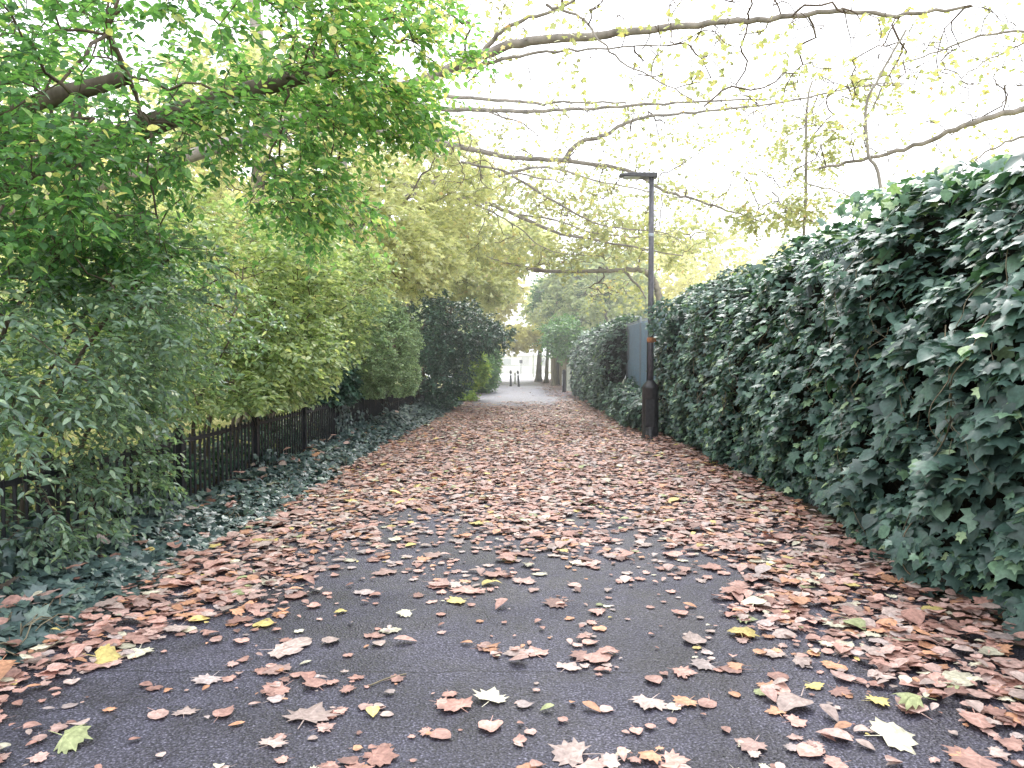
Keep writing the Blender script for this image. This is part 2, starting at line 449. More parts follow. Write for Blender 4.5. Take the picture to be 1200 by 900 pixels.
def sprays(orig, dirs, L_, m, size, tilt=.5, droop=.25, side=.85):
    """m leaves along each short twig"""
    n = len(orig); dirs = unit(dirs)
    t = (np.arange(m)[None] + rng.random((n, m))) / m
    ln = L_ * rng.uniform(.6, 1.3, (n, 1))
    pos = orig[:, None] + dirs[:, None] * (t * ln)[..., None] - np.array([0, 0, 1.0]) * (droop * ln * t * t)[..., None] * .6
    s = unit(np.cross(dirs, np.array([0, 0, 1.0])) + 1e-4)
    sg = np.where(np.arange(m) % 2 == 0, 1, -1)[None, :, None] * np.ones((n, m, 1))
    ax = s[:, None] * sg * side + dirs[:, None] * .55 + rng.normal(size=(n, m, 3)) * .3 - np.array([0, 0, droop])
    nr = np.array([0, 0, 1.0]) + rng.normal(size=(n, m, 3)) * tilt
    sz = rng.uniform(size[0], size[1], (n, m))
    end = orig + dirs * ln - np.array([0, 0, 1.0]) * droop * ln * .6
    mid = orig + dirs * ln * .5 - np.array([0, 0, 1.0]) * droop * ln * .15
    return pos.reshape(-1, 3), ax.reshape(-1, 3), nr.reshape(-1, 3), sz.ravel(), mid, end

def plant(name, label, cat, base, skel, attr, leaf, tm, mat, bark='bark', twigmat='twig', group=None, r_tip=.006, trunk_r=.12,
          spray_n=3, L_=.35, m=9, size=(.07, .11), tilt=.5, droop=.25, keep=1.0, limb_r=(.06, .02), alpha=.35, trunk=True,
          lrf=None, min_z=.08, out=.7, jit=.1, lrr=(0, 1), twigs=True, power=.48, limbs=(), gap=None):
    """one tree or shrub: trunk/stems, limbs, twigs and crown"""
    root = empty(name, base, label, cat, group)
    skl = [smooth_line(s, 5, .006) for s in skel]
    for i, s in enumerate(skl):
        k = len(s); u = np.linspace(0, 1, k)
        rr = trunk_r * (1 - .55 * u) if trunk else trunk_r * (1 - .7 * u)
        if trunk and i == 0: rr = rr * (1 + .5 * np.exp(-u * 12))
        tubes_mesh('trunk' if trunk and i == 0 else 'stem', [(s, rr)], M[bark], root, 10)
    lims = []
    for lp, ra, rb in limbs:
        s = smooth_line(lp, 6, .012); lims.append(s)
        rr = ra + (rb - ra) * np.linspace(0, 1, len(s)) ** .8
        tubes_mesh('limb', [(s, rr)], M[bark], root, 9)
    if gap is not None:
        g = nse(attr[:, 0] * gap[0] + attr[:, 2] * gap[0] * .6, attr[:, 1] * gap[0] - attr[:, 2] * gap[0] * 1.3, len(label))
        attr = attr[g > gap[1]]
    start = np.concatenate([s[len(s) // 3:] for s in skl] + [s[2:] for s in lims])
    if len(start) > 160: start = start[::max(1, len(start) // 160)]
    pts, par, S = grow(start, attr, alpha, jit)
    tubes, cnt = wood_from(pts, par, S, r_tip, power, trunk_r * .55)
    idx = np.where((cnt <= spray_n) & (np.arange(len(pts)) >= S))[0]
    if keep < 1: idx = idx[rng.random(len(idx)) < keep]
    if leaf and len(idx):
        idx = np.repeat(idx, leaf)
        o = pts[idx]; c = attr.mean(0)
        d = unit(o - pts[par[idx]]) * .8 + unit(o - c) * out * np.array([1, 1, .5]) + rng.normal(size=o.shape) * .6
        pos, ax, nr, sz, mid, end = sprays(o, d, L_, m, size, tilt, droop)
        ok = pos[:, 2] > min_z
        pos, ax, nr, sz = pos[ok], ax[ok], nr[ok], sz[ok]
        if twigs:
            for k in range(len(o)):
                tubes.append((np.array([o[k], mid[k], end[k]]), np.array([r_tip * .5, r_tip * .4, r_tip * .2])))
        lr = lrr[0] + (lrr[1] - lrr[0]) * np.clip(rng.normal(.42, .24, len(pos)), 0, 1)
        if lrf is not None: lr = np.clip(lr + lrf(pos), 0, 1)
        leaves_mesh('crown', tm, pos, ax, nr, sz, lr, M[mat], root)
    tubes_mesh('twigs', tubes, M[twigmat], root, 5)
    return root

# ------------------------------------------------------------------ ground, path, road
def sheet(name, x0, x1, y0, y1, z, mat, nx=2, ny=2, zf=None):
    xs, ys = np.linspace(x0, x1, nx), np.linspace(y0, y1, ny)
    X, Y = np.meshgrid(xs, ys); Z = np.full_like(X, z) + (zf(X, Y) if zf else 0)
    V = np.stack([X, Y, Z], -1).reshape(-1, 3)
    i, j = np.meshgrid(np.arange(nx - 1), np.arange(ny - 1)); b = (j * nx + i).ravel()
    F = np.stack([b, b + 1, b + nx + 1, b + nx], -1)
    o = link_mesh(name, tri_mesh(name, V, F, smooth=True), mat); return tag(o, kind='structure')

def asphalt():
    m, nt, out = newmat('asphalt'); L = nt.links.new
    tc = node(nt, 'ShaderNodeTexCoord')
    vo = node(nt, 'ShaderNodeTexVoronoi'); vo.inputs['Scale'].default_value = 75; L(tc.outputs['Object'], vo.inputs['Vector'])
    n1 = node(nt, 'ShaderNodeTexNoise'); n1.inputs['Scale'].default_value = 90; n1.inputs['Detail'].default_value = 4; L(tc.outputs['Object'], n1.inputs['Vector'])
    n2 = node(nt, 'ShaderNodeTexNoise'); n2.inputs['Scale'].default_value = .9; n2.inputs['Detail'].default_value = 6; L(tc.outputs['Object'], n2.inputs['Vector'])
    r1 = ramp(nt, [(.30, (.014, .0135, .020)), (.52, (.043, .041, .060)), (.72, (.17, .165, .215))]); L(n1.outputs['Fac'], r1.inputs[0])
    r2 = ramp(nt, [(.32, (.62, .62, .64)), (.5, (1.0, 1.0, 1.0)), (.68, (1.32, 1.3, 1.3))]); L(n2.outputs['Fac'], r2.inputs[0])
    r3 = ramp(nt, [(0, (.45, .45, .48)), (.5, (1.0, 1.0, 1.0)), (1, (1.6, 1.6, 1.6))]); L(vo.outputs['Color'], r3.inputs[0])
    m1 = node(nt, 'ShaderNodeMix', data_type='RGBA', blend_type='MULTIPLY'); m1.inputs[0].default_value = 1
    L(r1.outputs[0], m1.inputs[6]); L(r2.outputs[0], m1.inputs[7])
    m2 = node(nt, 'ShaderNodeMix', data_type='RGBA', blend_type='MULTIPLY'); m2.inputs[0].default_value = 1
    L(m1.outputs[2], m2.inputs[6]); L(r3.outputs[0], m2.inputs[7])
    bs = node(nt, 'ShaderNodeBsdfPrincipled'); bs.inputs['Roughness'].default_value = .62; bs.inputs['Specular IOR Level'].default_value = .45
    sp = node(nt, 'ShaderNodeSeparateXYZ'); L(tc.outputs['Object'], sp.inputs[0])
    far = node(nt, 'ShaderNodeMapRange'); far.inputs[1].default_value = 20; far.inputs[2].default_value = 40; far.inputs[3].default_value = 0; far.inputs[4].default_value = .8; L(sp.outputs[1], far.inputs[0])  # asphalt paled with distance: brightness of the sunlit far end put into the colour
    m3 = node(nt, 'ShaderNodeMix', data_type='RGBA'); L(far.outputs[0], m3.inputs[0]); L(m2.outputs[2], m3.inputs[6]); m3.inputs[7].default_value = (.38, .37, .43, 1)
    n3 = node(nt, 'ShaderNodeTexNoise'); n3.inputs['Scale'].default_value = 3; n3.inputs['Detail'].default_value = 6; L(tc.outputs['Object'], n3.inputs['Vector'])
    j1 = node(nt, 'ShaderNodeMath', operation='MULTIPLY_ADD'); L(n3.outputs['Fac'], j1.inputs[0]); j1.inputs[1].default_value = .12; L(sp.outputs[1], j1.inputs[2])
    j2 = node(nt, 'ShaderNodeMath', operation='SUBTRACT'); L(j1.outputs[0], j2.inputs[0]); j2.inputs[1].default_value = 3.95
    j3 = node(nt, 'ShaderNodeMath', operation='ABSOLUTE'); L(j2.outputs[0], j3.inputs[0])
    jr = node(nt, 'ShaderNodeMapRange'); L(j3.outputs[0], jr.inputs[0]); jr.inputs[1].default_value = .003; jr.inputs[2].default_value = .009; jr.inputs[3].default_value = .35; jr.inputs[4].default_value = 1
    m4 = node(nt, 'ShaderNodeVectorMath', operation='SCALE'); L(m3.outputs[2], m4.inputs[0]); L(jr.outputs[0], m4.inputs['Scale'])
    vc = node(nt, 'ShaderNodeTexVoronoi', feature='DISTANCE_TO_EDGE'); vc.inputs['Scale'].default_value = .55
    wv = node(nt, 'ShaderNodeTexNoise'); wv.inputs['Scale'].default_value = 2.2; wv.inputs['Detail'].default_value = 7; L(tc.outputs['Object'], wv.inputs['Vector'])
    wa = node(nt, 'ShaderNodeVectorMath', operation='MULTIPLY_ADD'); L(wv.outputs['Color'], wa.inputs[0]); wa.inputs[1].default_value = (.7, .7, .7); L(tc.outputs['Object'], wa.inputs[2]); L(wa.outputs[0], vc.inputs['Vector'])
    ck = node(nt, 'ShaderNodeMapRange'); L(vc.outputs['Distance'], ck.inputs[0]); ck.inputs[1].default_value = .001; ck.inputs[2].default_value = .005; ck.inputs[3].default_value = .55; ck.inputs[4].default_value = 1
    nd = node(nt, 'ShaderNodeTexNoise'); nd.inputs['Scale'].default_value = 1.6; nd.inputs['Detail'].default_value = 8; nd.inputs['Roughness'].default_value = .7; L(tc.outputs['Object'], nd.inputs['Vector'])
    dr = ramp(nt, [(.40, (.62, .60, .58)), (.56, (1, 1, 1))]); L(nd.outputs['Fac'], dr.inputs[0])
    m5 = node(nt, 'ShaderNodeVectorMath', operation='SCALE'); L(m4.outputs[0], m5.inputs[0]); L(ck.outputs[0], m5.inputs['Scale'])
    m6 = node(nt, 'ShaderNodeVectorMath', operation='MULTIPLY'); L(m5.outputs[0], m6.inputs[0]); L(dr.outputs[0], m6.inputs[1])
    rr = node(nt, 'ShaderNodeMapRange'); L(nd.outputs['Fac'], rr.inputs[0]); rr.inputs[1].default_value = .38; rr.inputs[2].default_value = .6; rr.inputs[3].default_value = .45; rr.inputs[4].default_value = .7; L(rr.outputs[0], bs.inputs['Roughness'])
    bright = node(nt, 'ShaderNodeVectorMath', operation='SCALE'); L(m6.outputs[0], bright.inputs[0]); bright.inputs['Scale'].default_value = 1.22
    L(bright.outputs[0], bs.inputs['Base Color'])
    ad = node(nt, 'ShaderNodeMath', operation='ADD'); L(vo.outputs['Distance'], ad.inputs[0]); L(n1.outputs['Fac'], ad.inputs[1])
    bp = node(nt, 'ShaderNodeBump'); bp.inputs['Strength'].default_value = 1; bp.inputs['Distance'].default_value = .008
    L(ad.outputs[0], bp.inputs['Height']); L(bp.outputs[0], bs.inputs['Normal']); L(bs.outputs[0], out.inputs['Surface'])
    return m
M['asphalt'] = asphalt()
M['grass'] = rough_mat('park_grass', (.20, .24, .08), (.58, .52, .24), 1.3, .9, .6, detail=10)
M['concrete'] = rough_mat('pale_paving', (.70, .70, .70), (.8, .8, .8), .8, .85, .1)
sheet('ground', -320, 320, -60, 700, -.05, M['grass'])
sheet('verge_soil', -4.4, -2.7, -3, 72, -.004, M['soil'], 12, 150, lambda X, Y: .03 * np.sin(X * 5 + Y) + .04 * (X < -2.9))
sheet('hedge_soil', 2.7, 4.6, -3, 60, -.004, M['soil'], 12, 150, lambda X, Y: .02 * np.sin(X * 6 + Y * 2) + .04 * (X > 2.9))
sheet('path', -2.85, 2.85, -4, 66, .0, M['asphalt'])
sheet('road', -60, 60, 66.2, 90, .002, M['concrete'])

# ------------------------------------------------------------------ fallen leaves
def verge(y):
    return np.interp(y, [2.5, 5, 8, 13, 21, 30, 60], [-2.72, -2.62, -2.47, -2.42, -2.1, -1.95, -1.95])

def dens(x, y):
    n = nse(x * 1.3, y * 1.1, .7)
    wl = -2.15 + .22 * np.clip(y - 3.6, 0, 9) ** 1.05
    wr = 2.0 - .20 * np.clip(y - 3.2, 0, 9)
    left = sstep(-.35, .35, wl - x + n * .3)
    right = sstep(-.3, .3, x - wr + n * .3)
    full = sstep(6.6, 8.5, y + n * 1.0 + .3 * np.sin(x * 2 + 1))
    bare = sstep(23, 30, y + n * 3)
    bl = sstep(-.4, .5, -1.75 - x + n * .3); br = sstep(-.4, .5, x - 1.55 + n * .3)
    d = np.maximum(np.maximum(left, right), full)
    d = np.maximum(d, .30 * sstep(5.2, 7.4, y + n * .8))
    d = d * (1 - bare) + bare * np.maximum(bl, br) * .8
    tuft = sstep(.15, .6, nse(x * 2.3, y * 2.1, 5.3))
    return np.clip((.11 + .07 * n + .20 * tuft) * (1 - .9 * bare) + d * (.9 + .12 * n), .012, 1)

NL = 125000
ly = 2.4 + (62 - 2.4) * rng.random(NL) ** 1.35
lx = rng.uniform(-3.0, 3.05, NL)
# candidates per square metre are densest near the camera; thin to an even carpet
p_c = NL / 6.05 / (59.6 * 1.35) * ((ly - 2.4) / 59.6 + 1e-3) ** (1 / 1.35 - 1)
target = np.where(ly < 30, 340.0, 120.0) * dens(lx, ly) * np.where(lx < verge(ly) + .08 * nse(ly * 3, lx, 2) - .05, .10, 1)
keep = rng.random(NL) < target / p_c
lx, ly = lx[keep], ly[keep]
nL = len(lx); dd = dens(lx, ly)
lsz = np.clip(rng.lognormal(math.log(.069), .38, nL), .020, .165)
small = rng.random(nL) < .34 * (1 - dd * .7); lsz[small] *= .45
lz = .006 + rng.random(nL) * .026 * dd + .07 * sstep(2.2, 2.9, np.abs(lx)) * rng.random(nL)
tl = np.where(dd > .5, .11, .035) * np.where(ly > 20, .6, 1)
lnr = np.stack([rng.normal(size=nL) * tl, rng.normal(size=nL) * tl, np.ones(nL)], 1)
a = rng.uniform(0, 6.283, nL); lax = np.stack([np.cos(a), np.sin(a), np.zeros(nL)], 1)
lpos = np.stack([lx, ly, lz + lsz * tl * .25], 1)
llr = rng.random(nL)
LT = [T_maple(np.random.default_rng(100 + i), .07 if i < 13 else .35) for i in range(18)] 
for i in range(9):
    V, F = T_oval(.45 + .05 * i, .03 + .03 * (i % 4), .05 + .12 * (i % 3)); V = V.copy(); V[:, 1] -= .4; V[:, 2] -= V[:, 2].min(); LT.append((V, F))
vis = (np.abs(lx + .03) / ly < .655) & ((CAMH / ly) < .47)
score = np.where(vis, lsz ** 2 / ly ** 3, 0)
big = np.argsort(-score)[:286]
rest = np.ones(nL, bool); rest[big] = False
nv_ = 520                                            # leaves caught on the ivy verge and at the hedge foot
vy = 2.8 + 26 * rng.random(nv_) ** 1.4; sd_ = rng.random(nv_) < .62
vx = np.where(sd_, rng.uniform(-3.35, -2.85, nv_), rng.uniform(2.72, 2.95, nv_))
vz = np.where(sd_, .10 + .22 * rng.random(nv_) * np.clip((-2.7 - vx) / .5, 0, 1), .04 + .1 * rng.random(nv_))
va = rng.uniform(0, 6.283, nv_)
cat_ = lambda a_, b_: np.concatenate([a_[rest], b_])
lm = leaves_mesh('leaf_litter', LT, cat_(lpos, np.stack([vx, vy, vz], 1)), cat_(lax, np.stack([np.cos(va), np.sin(va), 0 * va], 1)), cat_(lnr, np.stack([rng.normal(size=nv_) * .4, rng.normal(size=nv_) * .4, np.ones(nv_)], 1)),
                 cat_(lsz, rng.uniform(.05, .13, nv_)), cat_(llr, rng.random(nv_)), M['l_litter'], None)
tag(lm, 'carpet of pinkish brown fallen autumn leaves covering the path', 'leaf litter', kind='stuff')

COLN = [(.24, 'dusty pink'), (.43, 'pale pink'), (.55, 'reddish brown'), (.65, 'orange brown'), (.79, 'pale buff'), (.86, 'dark brown'), (.925, 'mauve grey'), (.967, 'cream'), (.985, 'golden yellow'), (1.01, 'olive green')]
def where_on(x, y):
    dn = dens(np.array([x]), np.array([y]))[0]
    if x < -1.2 and dn > .45: return 'in the leaf drift along the ivy verge'
    if x > 1.2 and dn > .45: return 'in the leaf drift below the ivy hedge'
    far = 'nearest the camera' if y < 3.9 else ('a little farther' if y < 5.2 else 'well up the path')
    side = 'left part' if x < -.6 else ('right part' if x > .6 else 'middle')
    return f'on dark asphalt in the {side} {far}'
def one_leaf(pos, ax, nr, sz, lr, tm, label, group='fallen leaves lying on the path', name='fallen_leaf'):
    V, F, nv = place(tm, np.zeros((1, 3)), ax[None], nr[None], np.array([sz]))
    me = tri_mesh(name, V, F, np.full(len(V), lr), uv=tm[0])
    o = link_mesh(name, me, M['l_litter']); o.location = tuple(float(c) for c in pos)
    return tag(o, label, 'fallen leaf', group)
for i in big:
    t = int(rng.integers(0, len(LT)))
    cn_ = next(n for v, n in COLN if llr[i] < v)
    sz_ = 'large' if lsz[i] > .125 else ('medium' if lsz[i] > .085 else 'small')
    one_leaf(lpos[i], lax[i], lnr[i], lsz[i], llr[i], LT[t], f'{sz_} {cn_} fallen leaf {where_on(lx[i], ly[i])}')
def special(px, py, sz, lr, t, label, ang=0.5, tilt=(.1, -.15), curl=.35):
    d = CAMH * FOC / (py - 422); p = P(px, py, d); p[2] = .012
    tm = T_maple(np.random.default_rng(t), curl, lobed=True)
    one_leaf(p, np.array([math.cos(ang), math.sin(ang), 0.0]), np.array([tilt[0], tilt[1], 1.0]), sz, lr, tm, label)
special(575, 826, .13, .935, 44, 'large pale cream star-shaped leaf at the bottom centre beside small orange leaves', 1.4)
special(670, 893, .15, .70, 32, 'very large buff leaf cut by the bottom edge of the photo', 2.8)
special(1045, 873, .15, .935, 33, 'big cream leaf with torn lobes at the bottom right of the path', .2, curl=.2)
special(1068, 835, .12, .99, 34, 'curled yellowish green and cream leaf near the right leaf drift', 2.6, curl=1.3)
special(123, 781, .12, .975, 35, 'curled golden yellow leaf standing up at the near left edge', .4, (.3, -.5), .9)
special(85, 880, .12, .99, 36, 'curled olive leaf with a long stalk at the bottom left corner', .1, (.1, -.3), .9)
special(475, 724, .09, .935, 37, 'creamy wedge-shaped leaf lying among brown ones left of centre', 3.5)
special(535, 836, .12, .5, 38, 'red brown leaf right against the lobes of the cream star leaf', 2.2)
tw = MB(); p0, p1 = P(432, 811, CAMH * FOC / 389), P(476, 796, CAMH * FOC / 374)
tw.tube(smooth_line([[p0[0], p0[1], .008], [(p0[0] + p1[0]) / 2, (p0[1] + p1[1]) / 2 + .01, .012], [p1[0], p1[1], .007]], 4), .004, 6)
tag(tw.build('fallen_twig', M['vine'], None, True), 'thin bare twig lying on the dark asphalt left of centre', 'twig')
stalk = MB(); p0 = P(45, 899, CAMH * FOC / 477); p1 = P(80, 880, CAMH * FOC / 458)

# ------------------------------------------------------------------ iron railing fence on the left
FX, FH = -3.42, .84
def fx(y): return FX + .012 * max(0, y - 8)
fence = empty('iron_fence', (FX, 3, 0), 'low black iron railing fence along the ivy verge under the shrubs', 'fence')
posts = np.arange(1.16, 29.6, 2.2)
for k, y in enumerate(posts):
    MB().box((fx(y), y, (FH + .04) / 2), (.034, .034, (FH + .04) / 2), .006).lathe((fx(y), y, FH + .04), [(.03, 0), (.042, .012), (.042, .022), (.018, .05), (.003, .062)], 10).build('post', M['rail'], fence)
    if k + 1 < len(posts):
        y2 = posts[k + 1]; mb = MB()
        for z in (.14, FH - .07):
            mb.box(((fx(y) + fx(y2)) / 2, (y + y2) / 2, z), (.008, (y2 - y) / 2 - .036, .022), .003)
        nb = 18
        for i in range(1, nb):
            yy = y + (y2 - y) * i / nb
            lean = rng.normal() * .0008
            h = FH + rng.normal() * .0015
            mb.tube([(fx(yy) + .0, yy, .04), (fx(yy) + lean, yy, h * .5), (fx(yy) + lean * 2, yy, h - .03), (fx(yy) + lean * 2, yy, h)], [.0135, .0135, .0135, .003], 6)
        mb.build('railing_panel', M['rail'], fence)

# ------------------------------------------------------------------ ground ivy along the fence
def ivy_verge():
    root = empty('ground_ivy', (-3.05, 12, 0), 'low strip of dusty dark ivy trailing along the foot of the black railing', 'ivy')
    n = 21000
    y = 2.6 + 27.5 * rng.random(n) ** 1.25; u = rng.random(n)
    inner = verge(y) + .13 * nse(y * 1.2, y * .3, 2) + .05 * nse(y * 4, y, 1)
    x = -3.5 + (inner + 3.5) * u
    hz = (.17 + .10 * sstep(13, 17, y)) * np.sin(np.clip(1 - u, 0, 1) * 1.9) * (1 + .5 * nse(x * 2, y * 2.2, 1)) + .02
    z = np.maximum(hz * rng.random(n) ** .35, .012)
    pos = np.stack([x, y, z], 1)
    ax = np.stack([.7 + rng.normal(size=n) * .7, rng.normal(size=n) * .8, -.25 + rng.normal(size=n) * .3], 1)
    nr = np.stack([.35 + rng.normal(size=n) * .35, rng.normal(size=n) * .4 - .15, np.ones(n)], 1)
    sz = rng.uniform(.055, .10, n) * (1 + .35 * sstep(7, 3.5, y))
    lr = np.clip(rng.normal(.42, .25, n), 0, 1)
    # runners climbing on the railing at a few spots
    cl = []
    for yc, h, k in ((10.2, .35, 130), (14.8, .85, 620), (16.3, .5, 260), (19.2, .8, 500), (24, .9, 700), (27.5, .95, 800), (5.2, .45, 300), (7.0, .35, 200)):
        q = np.stack([rng.normal(-3.36, .07, k), rng.normal(yc, .35, k), np.abs(rng.random(k)) * h + .05], 1); cl.append(q)
    cl = np.concatenate(cl); k = len(cl)
    pos = np.vstack([pos, cl]); ax = np.vstack([ax, np.stack([rng.normal(size=k) * .4, rng.normal(size=k) * .5, -1 + rng.normal(size=k) * .3], 1)])
    nr = np.vstack([nr, np.stack([np.ones(k), rng.normal(size=k) * .5 - .2, .4 + rng.normal(size=k) * .4], 1)])
    sz = np.r_[sz, rng.uniform(.05, .1, k)]; lr = np.r_[lr, np.clip(rng.normal(.5, .25, k), 0, 1)]
    leaves_mesh('leaves', IVY, pos, ax, nr, sz, lr, M['l_ivydark'], root)
    tb = []
    for _ in range(150):
        yy = 2.8 + 26 * rng.random() ** 1.3; xx = rng.uniform(-3.4, -2.75)
        p = [np.array([xx, yy, .03])]
        for _ in range(5): p.append(p[-1] + np.array([rng.normal() * .1, rng.normal() * .16, 0]))
        p = smooth_line(p, 3); p[:, 2] = .03 + .1 * np.abs(np.sin(np.arange(len(p)) * .7)); tb.append((p, np.full(len(p), .004)))
    tubes_mesh('stems', tb, M['vine'], root, 4)
ivy_verge()

nb_ = 9000
bx_ = rng.uniform(-5.2, -3.55, nb_); by_ = 2.4 + 27 * rng.random(nb_) ** 1.2
bh_ = (.30 + .25 * nse(bx_ * 2, by_ * 1.7, 9)) * np.clip((by_ - 1) / 6, .5, 1.2)
bank = leaves_mesh('ivy_bank', IVY, np.stack([bx_, by_, .02 + np.maximum(bh_, .08) * rng.random(nb_) ** .4], 1), rng.normal(size=(nb_, 3)) * [1, 1, .3] + [.3, 0, -.2],
                   np.array([.3, 0, 1.0]) + rng.normal(size=(nb_, 3)) * .4, rng.uniform(.07, .12, nb_), np.clip(rng.normal(.3, .2, nb_), 0, 1), M['l_holly'], None)
tag(bank, 'dark shaded ivy carpet on the ground behind the black railing', 'ivy', kind='stuff')

# ------------------------------------------------------------------ ivy hedge on the right
PROF = np.array([(2.98, 0), (2.84, .3), (2.74, .9), (2.74, 1.6), (2.83, 2.25), (3.0, 2.68), (3.3, 2.92), (3.75, 3.0), (4.2, 2.9)])
def prof(s):
    seg = np.linalg.norm(np.diff(PROF, axis=0), axis=1); c = np.r_[0, np.cumsum(seg)]
    t = s * c[-1]
    x = np.interp(t, c, PROF[:, 0]); z = np.interp(t, c, PROF[:, 1])
    e = .05; x2 = np.interp(t + e, c, PROF[:, 0]); z2 = np.interp(t + e, c, PROF[:, 1]); x1 = np.interp(t - e, c, PROF[:, 0]); z1 = np.interp(t - e, c, PROF[:, 1])
    tx, tz = x2 - x1, z2 - z1; l = np.hypot(tx, tz) + 1e-6
    return x, z, -tz / l, tx / l, c[-1]          # point, outward normal (x, z)

def hedge(name, label, y0, y1, dens_, size, dx=0.0, hs=1.0, endfade=.5, mat='l_ivy', nvine=20, group='ivy on the right hand fence', bright=0.0, fine=0.0, seed=0.0, extra=None, zcut=None):
    root = empty(name, (3.0, (y0 + y1) / 2, 0), label, 'ivy', group)
    def surf(y, s):
        x, z, nx, nz, L = prof(s)
        b = .17 * nse(y * 1.5, z * 1.9, seed) + .09 * nse(y * 4, z * 4.4, seed + 2)
        fade = .55 * (sstep(y0 + endfade, y0, y) + sstep(y1 - endfade, y1, y))
        hh = hs * (1 + .04 * np.sin(y * 1.9 + seed) + .03 * np.sin(y * 4.3 + seed))
        return x + dx + nx * (b) + fade * .8, z * hh * (1 - .12 * fade) + nz * b, nx, nz, L
    L = prof(np.array([.5]))[4]
    n = int(dens_ * L * (y1 - y0))
    s = rng.random(n) ** 1.15 * .92; y = rng.uniform(y0, y1, n)
    x, z, nx, nz, _ = surf(y, s)
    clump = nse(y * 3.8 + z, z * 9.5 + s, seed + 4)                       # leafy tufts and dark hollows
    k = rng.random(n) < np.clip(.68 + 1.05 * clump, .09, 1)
    s, y, x, z, nx, nz, clump = (q[k] for q in (s, y, x, z, nx, nz, clump)); n = len(y)
    dep = -np.abs(rng.normal(size=n)) * .10 + .07 * clump + .03
    pos = np.stack([x + nx * dep, y + rng.normal(size=n) * .02, np.maximum(z + nz * dep, .02)], 1)
    ax = np.stack([nx * .6 + rng.normal(size=n) * .3, rng.normal(size=n) * .6, -.6 + nz * .4 + rng.normal(size=n) * .35], 1)
    nr = np.stack([nx * .55 + rng.normal(size=n) * .35, rng.normal(size=n) * .38 - .22, 1.25 + .3 * nz + rng.normal(size=n) * .3], 1)
    sz = np.clip(rng.lognormal(-.04, .40, n), .35, 1.75) * size
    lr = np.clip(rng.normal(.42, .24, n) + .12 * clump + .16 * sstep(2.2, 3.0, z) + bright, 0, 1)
    kk = rng.random(n) < .014; lr[kk] = rng.uniform(.85, 1, kk.sum())
    if extra is not None:
        for c, r_, m_, lo in extra:
            q = ell(c, r_, m_, .3)
            pos = np.vstack([pos, q]); ax = np.vstack([ax, np.stack([rng.normal(size=m_) * .6 - .3, rng.normal(size=m_) * .6, -.6 + rng.normal(size=m_) * .4], 1)])
            nr = np.vstack([nr, np.stack([-.5 + rng.normal(size=m_) * .4, rng.normal(size=m_) * .4 - .3, np.ones(m_)], 1)])
            sz = np.r_[sz, rng.uniform(.7, 1.25, m_) * size]; lr = np.r_[lr, np.clip(rng.normal(lo, .15, m_), 0, 1)]
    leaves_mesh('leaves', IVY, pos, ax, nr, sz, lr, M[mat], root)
    # inner sheet for the wood, hedge shade put into its near-black colour
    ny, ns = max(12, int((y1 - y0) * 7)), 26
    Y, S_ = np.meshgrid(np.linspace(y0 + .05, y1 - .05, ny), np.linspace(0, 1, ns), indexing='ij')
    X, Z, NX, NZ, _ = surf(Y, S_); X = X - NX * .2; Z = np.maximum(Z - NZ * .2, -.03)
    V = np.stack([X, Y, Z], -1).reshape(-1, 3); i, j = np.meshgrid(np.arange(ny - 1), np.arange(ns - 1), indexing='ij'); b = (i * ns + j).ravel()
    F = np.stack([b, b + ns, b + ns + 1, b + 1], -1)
    link_mesh('shade_core', tri_mesh('shade_core', V, F, smooth=True), M['core'], root)
    tb = []
    for _ in range(nvine):
        yy = rng.uniform(y0 + .2, y1 - .2); s0 = rng.uniform(0, .35); m_ = rng.integers(8, 16)
        sv = s0 + np.linspace(0, rng.uniform(.25, .5), m_); yv = yy + np.cumsum(rng.normal(size=m_) * .05 + rng.choice([-.07, .05]))
        yv = np.clip(yv, y0 + .05, y1 - .05)
        xx, zz, a1, a2, _ = surf(yv, np.clip(sv, 0, .95)); o = rng.uniform(-.03, .06)
        tb.append((smooth_line(np.stack([xx + a1 * o, yv, np.maximum(zz + a2 * o, .02)], 1), 3), None))
    for _ in range(int(nvine * 1.2)):          # loose hanging runners
        yy = rng.uniform(y0 + .2, y1 - .2); sv = rng.uniform(.25, .7)
        xx, zz, a1, a2, _ = surf(np.array([yy]), np.array([sv])); p = [np.array([xx[0], yy, zz[0]])]
        for q in range(6): p.append(p[-1] + np.array([-.03 + rng.normal() * .03 + .016 * q, rng.normal() * .06, -.08]))
        tb.append((smooth_line(p, 3), None))
    tb = [(p, np.linspace(.0052, .002, len(p)) * rng.uniform(.5, 1.3)) for p, _ in tb]
    tubes_mesh('stems', tb, M['vine'], root, 5)
    return root
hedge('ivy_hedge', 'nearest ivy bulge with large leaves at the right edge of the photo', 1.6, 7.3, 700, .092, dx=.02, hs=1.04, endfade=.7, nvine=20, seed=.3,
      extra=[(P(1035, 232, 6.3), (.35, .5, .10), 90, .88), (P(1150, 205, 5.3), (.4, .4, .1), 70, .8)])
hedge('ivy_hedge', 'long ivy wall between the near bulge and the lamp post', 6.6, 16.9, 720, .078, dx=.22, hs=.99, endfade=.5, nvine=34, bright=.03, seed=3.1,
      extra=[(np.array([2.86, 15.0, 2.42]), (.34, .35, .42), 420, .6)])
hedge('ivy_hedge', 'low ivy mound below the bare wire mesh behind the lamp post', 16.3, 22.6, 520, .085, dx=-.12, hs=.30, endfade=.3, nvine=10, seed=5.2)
hedge('ivy_hedge', 'far ivy wall past the wire mesh towards the tree trunks', 22.2, 36, 400, .085, dx=-.22, hs=.93, endfade=.6, nvine=12, bright=.06, seed=7.7)

